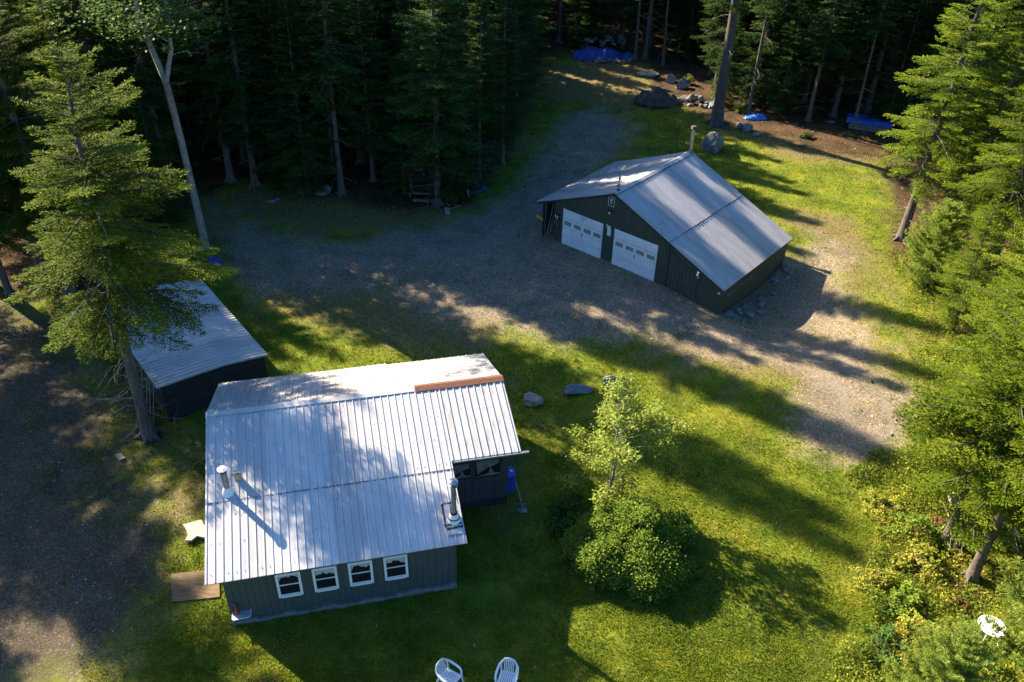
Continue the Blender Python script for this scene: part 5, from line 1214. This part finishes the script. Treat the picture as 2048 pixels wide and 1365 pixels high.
def sapling():
    g = np.random.default_rng(9); x, y = at(1213, 1003); t = thing('maple_sapling', 'young maple with pale yellow green leaves behind the round rose bush', 'tree', (x, y, Tz(x, y)))
    H = 5.3; mb = MB(); axp = lambda z: Vector((0.08 * math.sin(z * 1.1) + 0.035 * z, 0.05 * math.cos(z * 1.3), z))
    mb.tube([axp(z) for z in (-0.2, 0.6, 1.5, 2.5, 3.5, 4.5, H + 0.25)], [0.07, 0.055, 0.048, 0.038, 0.026, 0.016, 0.004], 8); cs = []
    prof = lambda z: np.interp(z, [1.1, 1.5, 1.9, 2.3, 2.9, 3.4, 4.0, 4.6, 5.1, 5.4], [0.6, 1.55, 1.45, 0.95, 1.35, 1.50, 1.15, 0.75, 0.3, 0.05])
    for i in range(52):
        z = 1.15 + (H - 1.15) * (i / 51) ** 0.92; a = i * 2.4 + g.normal(0, .3); L = prof(z) * g.uniform(0.5, 1.1) * (1 + (0.42 * math.cos(a) if 2.5 < z < 4.4 else -0.45 * math.cos(a) if z < 2.1 else 0)); b = axp(z - min(0.5, L * .45)); e = axp(z) + Vector((math.cos(a) * L, math.sin(a) * L, g.normal(0.05, .1)))
        mid = b.lerp(e, .5) + Vector((0, 0, .06)); mb.tube([b, mid, e], [0.014, 0.009, 0.003], 5, cap=False)
        for q in range(max(2, int(L / 0.16))): 
            f_ = 0.45 + 0.6 * g.random() ** 0.7; cs.append((b.lerp(e, f_) + Vector(g.normal(0, .09, 3)))[:])
    obj_from(simple_mesh(mb, 'trunk', M['bark_pale']), 'trunk', t)
    V, n = leaf_cloud(g, cs, 30, 0.12, 0.10, 0.8); obj_from(np_mesh('crown', V, quad_idx(n), M['leaf_maple'], np.repeat(np.clip(g.beta(2, 2, n) * 0.95 + (g.random(n) < .02) * .4, 0, 1), 4)), 'crown', t)
sapling()

def shrub(px, py, r, label, leaf, seed, ncl, nper, size, name='rose_bush', cat='shrub', lump=0.25, stems=26, flowers=0, hole=0.22, group=None, xy=None, shell=0.55, rad=None):
    g = np.random.default_rng(seed); x, y = xy or at(px, py); t = thing(name, label, cat, (x, y, Tz(x, y)), 0, group)
    cs = []
    while len(cs) < ncl:
        d = unit(g.normal(0, 1, (1, 3)))[0]; d[2] = abs(d[2]) ** 0.8
        k = 1 + lump * 2.2 * float(fbm(np.array([d[0] * 1.8 + seed]), np.array([d[1] * 1.8 + d[2] * 1.3]), seed, 3)[0])
        if float(fbm(np.array([d[0] * 3.3 + seed * 2]), np.array([d[1] * 3.3 + d[2] * 2]), seed + 4, 2)[0]) < -hole: continue
        q = g.uniform(shell, 1.0) ** 0.5 * k; cs.append(d * q * np.array(r))
    mb = MB()
    for i in range(stems):
        c = Vector(cs[i * 7 % len(cs)]); mb.tube([(g.normal(0, .18 * r[0]), g.normal(0, .18 * r[1]), -0.05), c * 0.55 + Vector((0, 0, .1)), c * 0.97], [0.02, 0.013, 0.004], 5, cap=False)
    obj_from(simple_mesh(mb, 'stems', M['bark']), 'stems', t)
    V, n = leaf_cloud(g, cs, nper, rad or 0.105 * (r[0] + r[2]) / 3.2, size, 0.75, 0.8)
    ct = np.repeat(g.normal(0.5, 0.16, len(cs)), nper)
    obj_from(np_mesh('foliage', V, quad_idx(n), M[leaf], np.repeat(np.clip(ct + g.normal(0, .16, n), 0, 1), 4)), 'foliage', t)
    for i in range(flowers):
        c = np.array(cs[(i * 131 + 17) % len(cs)]) * 1.06; c[2] = max(c[2], r[2] * 0.5); mb = MB()
        for k in range(5):
            a = k * 1.257; mb.bar(c, c + np.array([math.cos(a) * .06, math.sin(a) * .06, 0.015]), 0.05, 0.008)
        mb.build('flower', pmat('pink_petal', (0.5, 0.03, 0.14), (0.6, 0.06, 0.2), 5, 0.6), t)
    return t
shrub(1238, 1122, (1.95, 1.6, 1.68), 'large round sunlit rose bush in the middle of the lawn', 'leaf_bush', 3, 3600, 15, 0.078, flowers=1, lump=0.36, hole=0.13, shell=0.72, rad=0.10)
shrub(1345, 1070, (0.75, 0.7, 0.9), 'thinner rose shoots at the right side of the round bush', 'leaf_bush', 5, 240, 12, 0.09, hole=0.1)
shrub(1150, 1040, (1.0, 0.85, 1.0), 'dark green shrub in shade left behind the round rose bush', 'leaf_dark', 7, 300, 10, 0.11, name='dark_shrub', lump=0.45, hole=0.05)
shrub(1362, 1140, (0.7, 0.55, 0.5), 'low rose shoots in shade at the right foot of the round bush', 'leaf_bush', 8, 220, 10, 0.09, name='rose_shoots', lump=0.40, hole=0.05)
shrub(1240, 1003, (0.16, 0.16, 0.5), 'small orange leaved shoot beneath the maple sapling', 'leaf_orange', 9, 16, 5, 0.08, name='orange_shrub', stems=6)

# undergrowth shrubs right of the lawn
US = [((1745, 1165), (0.55, .5, .6), 'weeds', 'yellow green bush at the lawn edge left of the thin trunks'), ((1790, 1210), (0.6, .55, .6), 'leaf_bush', 'leafy green bush in the weeds right of the lawn'),
      ((1830, 1280), (0.6, .5, .6), 'weeds', 'yellowish bush left of the round white table'), ((1760, 1290), (0.55, .5, .55), 'leaf_dark', 'dark green weed bush low at the lawn edge'),
      ((1860, 1330), (0.65, .6, .6), 'weeds', 'speckled yellow and red bush near the bottom edge'), ((1900, 1205), (0.4, .35, .22), 'leaf_red', 'low rusty brown fern clump under the tall grey trunk'),
      ((1875, 1060), (0.45, .4, .35), 'leaf_red', 'orange brown bush at the foot of the thin trunk pair'), ((1960, 1060), (0.8, .7, .6), 'leaf_bush', 'bright green bush right of the thin trunk pair'),
      ((1810, 1065), (0.7, .6, .8), 'leaf_bush', 'green young shrub left of the thin trunk pair'), ((1770, 1020), (0.65, .6, .5), 'weeds', 'pale grassy bush below the gravel patch'),
      ((1830, 1130), (0.6, .5, .55), 'weeds', 'tall pale weed clump between lawn and thin trunks'), ((1950, 1330), (0.6, .5, .5), 'leaf_bush', 'green bush under the corner pine'),
      ((1875, 700), (0.5, .5, .45), 'weeds', 'yellow bush at the right end of the straw track'), ((1860, 570), (0.3, .3, .35), 'leaf_red', 'small red shrub beside the bright young pine'), ((1895, 600), (0.35, .35, .4), 'leaf_red', 'second red shrub right of the bright young pine'),
      ((1480, 225), (0.5, .4, .8), 'leaf_bush', 'leafy shoot between the thick pine and thin fir'), ((1376, 170), (0.35, .3, .9), 'leaf_bush', 'sunlit upright shoot behind the rubble heap'), ((1610, 277), (0.4, .3, .35), 'leaf_dark', 'small dark plant on the sunlit litter bank')]
for i, (p, r, lf, lb) in enumerate(US): shrub(*p, (r[0] * 1.15, r[1] * 1.15, r[2] * 0.95), lb, lf, 40 + i, int(150 * r[0] / 0.5), 9, (0.07, 0.10, 0.085)[i % 3], name='wild_shrub', stems=16, hole=0.06, lump=0.95)

def undergrowth():
    g = np.random.default_rng(17)
    poly = P2W([(1690, 950), (1740, 985), (1752, 1100), (1735, 1180), (1745, 1270), (1650, 1330), (1640, 1400), (2250, 1400), (2250, 880), (1900, 880), (1760, 900)])
    poly2 = P2W([(1775, 500), (1830, 640), (1820, 780), (1900, 880), (2150, 900), (2150, 500), (1850, 480)])
    Vs = []; Ts = []
    for pl, n0, hmax in ((poly, 95000, 0.85), (poly2, 50000, 0.55)):
        lo, hi = pl.min(0), pl.max(0); x = g.uniform(lo[0], hi[0], n0); y = g.uniform(lo[1], hi[1], n0); k = sdist(x, y, pl) + 0.5 * fbm(x, y, 3, 3) * 2 > 0.0; x, y = x[k], y[k]; n = len(x)
        cl = fbm(x * 0.8, y * 0.8, 91, 3) * 2; hl = np.clip(0.35 + cl, 0.06, 1.0) * hmax
        long = g.random(n) < 0.30; z = np.where(long, 0, hl * g.random(n))
        P = np.stack([x, y, terrain(x, y) + z], 1); D = np.where(long[:, None], unit(np.stack([g.normal(0, .5, n), g.normal(0, .5, n), np.ones(n)], 1)), unit(np.stack([g.normal(0, 1, n), g.normal(0, 1, n), g.normal(.1, .4, n)], 1)))
        S = unit(np.cross(D, g.normal(0, 1, (n, 3)) + np.where(long[:, None], 0, Zv * 1.2))); L = np.where(long, hl * g.uniform(.5, 1.1, n) + .1, g.uniform(.05, .12, n)); W = np.where(long, 0.010, L * 0.36)
        Vs.append(kites(P, D, S, L, W, 0.1)); Ts.append(np.repeat(np.clip(0.38 + 1.1 * fbm(x * 1.3, y * 1.3, 55, 3) + g.normal(0, .16, n), 0, 1), 4))
    V = np.concatenate(Vs); tag(obj_from(np_mesh('undergrowth', V, quad_idx(len(V) // 4), M['weeds'], np.concatenate(Ts)), 'undergrowth'), 'tangled weeds, ferns and tall grass along the right side', 'undergrowth', kind='stuff')
undergrowth()

# the wood: filled at random outside the clearings
CLEAR = P2W([(-400, 1500), (-400, 640), (60, 625), (210, 560), (420, 470), (440, 385), (700, 405), (870, 420), (918, 352), (975, 348), (1015, 320), (1060, 220), (1085, 122), (1180, 105), (1320, 112), (1345, 165), (1430, 225), (1500, 235), (1720, 262), (1770, 330), (1780, 500), (1700, 950), (1700, 1500)])
taken = [(o.location.x, o.location.y) for o in C.objects if o.type == 'EMPTY' and o.get('category') == 'tree']
# sunlit places of the yard: trees of the wood that would shade them are kept short or left out
SUNNY = [(540, 525), (620, 560), (600, 600), (700, 600), (760, 610), (720, 650), (780, 670), (950, 590), (940, 555), (900, 640), (850, 660), (680, 560),
         (990, 690), (1050, 695), (1100, 685), (1010, 740), (1000, 840), (1100, 850), (1160, 850), (650, 645),
         (1460, 650), (1500, 670), (1400, 640), (1600, 690), (1650, 650), (1700, 620), (1640, 480), (1600, 450), (1720, 500), (1650, 560), (1750, 700), (1500, 720), (1600, 740), (1700, 780), (1780, 800), (1740, 850), (1560, 400), (1700, 400),
         (1480, 900), (1560, 960), (1600, 1000), (1650, 1060), (1500, 1060), (1440, 1000), (1700, 1100), (1600, 1130), (1660, 1200), (1580, 1250), (1300, 1250), (1400, 1300), (1500, 1320), (1650, 1320), (1750, 1250), (1800, 1150),
         (1170, 160), (1240, 150), (1560, 255), (1640, 275), (1680, 290), (1500, 250)]
SUNNY = [(*at(*p), 0.0) for p in SUNNY] + [(*at(px, py, z), z) for px, py, z in ((1330, 400, 3.0), (1400, 480, 2.3), (1500, 480, 1.9), (1420, 420, 2.8), (1350, 315, 3.8), (1300, 350, 3.5), (470, 1060, 3.0), (510, 1130, 2.6), (620, 1090, 2.6), (900, 800, 3.8), (960, 860, 3.4), (860, 870, 3.3), (1900, 500, 4.0), (1950, 300, 6.0), (1900, 800, 5.0), (1800, 300, 5.0), (1240, 1060, 1.4), (1240, 1130, 0.9), (1180, 1080, 1.0), (1240, 830, 3.5), (100, 100, 12), (250, 60, 11), (200, 250, 10), (80, 250, 9), (330, 60, 11), (40, 60, 12), (280, 320, 7.5))]
def sun_block(x, y, H, R, cb):
    n = 0; ta = math.tan(SUN_EL); sx, sy = math.sin(SUN_AZ), math.cos(SUN_AZ)
    for (a, b, c) in SUNNY:
        al = (x - a) * sx + (y - b) * sy
        if al < 0: continue
        pe = abs((x - a) * sy - (y - b) * sx); z = c + al * ta
        if z > H: continue
        u = max(0.0, (z - cb) / (H - cb)); r = R * (1 - u) ** 0.75 * 0.9 if z > cb else 0.25
        if pe < r: n += 1
    return n
DIM = {}
for k_, v_ in (('F1', (15, 2.7, 2.6)), ('F2', (17, 2.6, 5.5)), ('F3', (12, 2.4, .7)), ('F4', (16, 2.0, 8)), ('VA', (14.6, 4.1, 4)), ('VB', (17, 3.7, 4))): DIM[globals()[k_][1].name] = v_
def fill_wood():
    g = random.Random(77); n = 0
    kinds = [(F1, 'dark full fir of the dense wood behind the yard'), (F2, 'tall fir with a high crown in the dense wood behind the yard'), (F3, 'low bushy fir of the dense wood behind the yard'), (F4, 'slender bare trunked fir in the dense wood behind the yard')]
    for it in range(14000):
        if it < 2600: y = g.uniform(66, 88); x = g.uniform(0.0, 0.5 * y)
        else: y = 40 + 50 * ((it - 2600) / 11400.0) + g.random() * 2; x = g.uniform(-1, 1) * (0.61 * y + 1)
        if it < 2600 and n > 70: continue
        px, py = project(x, y, 0)
        if px > 1700 and y < 58: continue
        if sdist(np.array([x]), np.array([y]), CLEAR)[0] > -1.0: continue
        md = 2.25 + 0.012 * max(0, y - 50)
        if any((x - a) ** 2 + (y - b) ** 2 < md * md for a, b in taken): continue
        k = g.choices(range(4), (4, 3, 3, 2))[0]; v, lb = kinds[k]
        s = g.uniform(0.85, 1.15); dm = DIM[v[1].name]
        if sun_block(x, y, *(q * s for q in dm)):
            k = 2; v, lb = kinds[2]
            for s in (g.uniform(0.55, 0.68), g.uniform(0.38, 0.48), g.uniform(0.25, 0.33), g.uniform(0.14, 0.2)):
                if not sun_block(x, y, *(q * s for q in DIM[v[1].name])): break
            else: continue
        taken.append((x, y))
        plant(v, (x, y), lb, s, g.random() * 6.28, (g.gauss(0, .015), g.gauss(0, .015)), 'fir_tree', 'tree', ('full firs', 'high crowned firs', 'bushy firs', 'slender firs')[k] + ' of the dense wood'); n += 1
        if n >= 262: break
    print('wood trees', n)
fill_wood()
def far_wood():
    g = np.random.default_rng(5); tm, cm = conifer(40, 15.0, 2.7, 3.0, ks=0.62, r0=0.15, gap=0.05, nb=(5, 6), whorl=0.75, dead=0, needles='needles_dark')
    def arr(me):
        v = np.empty(len(me.vertices) * 3, np.float32); me.vertices.foreach_get('co', v); f = [tuple(p.vertices) for p in me.polygons]; return v.reshape(-1, 3), f
    Vc, _ = arr(cm); Vt, ft = arr(tm); ft = np.array([f for f in ft if len(f) == 4]); ti = np.empty(len(cm.vertices), np.float32); cm.attributes['tint'].data.foreach_get('value', ti)
    Vs = []; Fs = []; mi = []; tt = []; off = 0; pts = []
    for _ in range(4000):
        y = g.uniform(84, 118); x = g.uniform(-1, 1) * (0.66 * y + 6)
        if any((x - a) ** 2 + (y - b) ** 2 < 9 for a, b in pts + taken): continue
        pts.append((x, y))
        if len(pts) >= 230: break
    for x, y in pts:
        a = g.random() * 6.28; c, s_ = math.cos(a), math.sin(a); k = g.uniform(0.8, 1.2); R_m = np.array([[c, -s_, 0], [s_, c, 0], [0, 0, 1]]).T * k
        for V, F_, m in ((Vc, quad_idx(len(Vc) // 4), 0), (Vt, ft, 1)):
            Vs.append(V @ R_m + np.array([x, y, Tz(x, y)])); Fs.append(F_ + off); off += len(V); mi.append(np.full(len(F_), m)); tt.append(ti if m == 0 else np.zeros(len(V)))
    me = np_mesh('far_wood', np.concatenate(Vs), np.concatenate(Fs), [M['needles_dark'], M['bark']], np.concatenate(tt), np.concatenate(mi))
    tag(obj_from(me, 'far_wood'), 'far dark fir wood closing the view behind the yard', 'wood', kind='stuff'); print('far', len(me.polygons))
far_wood()
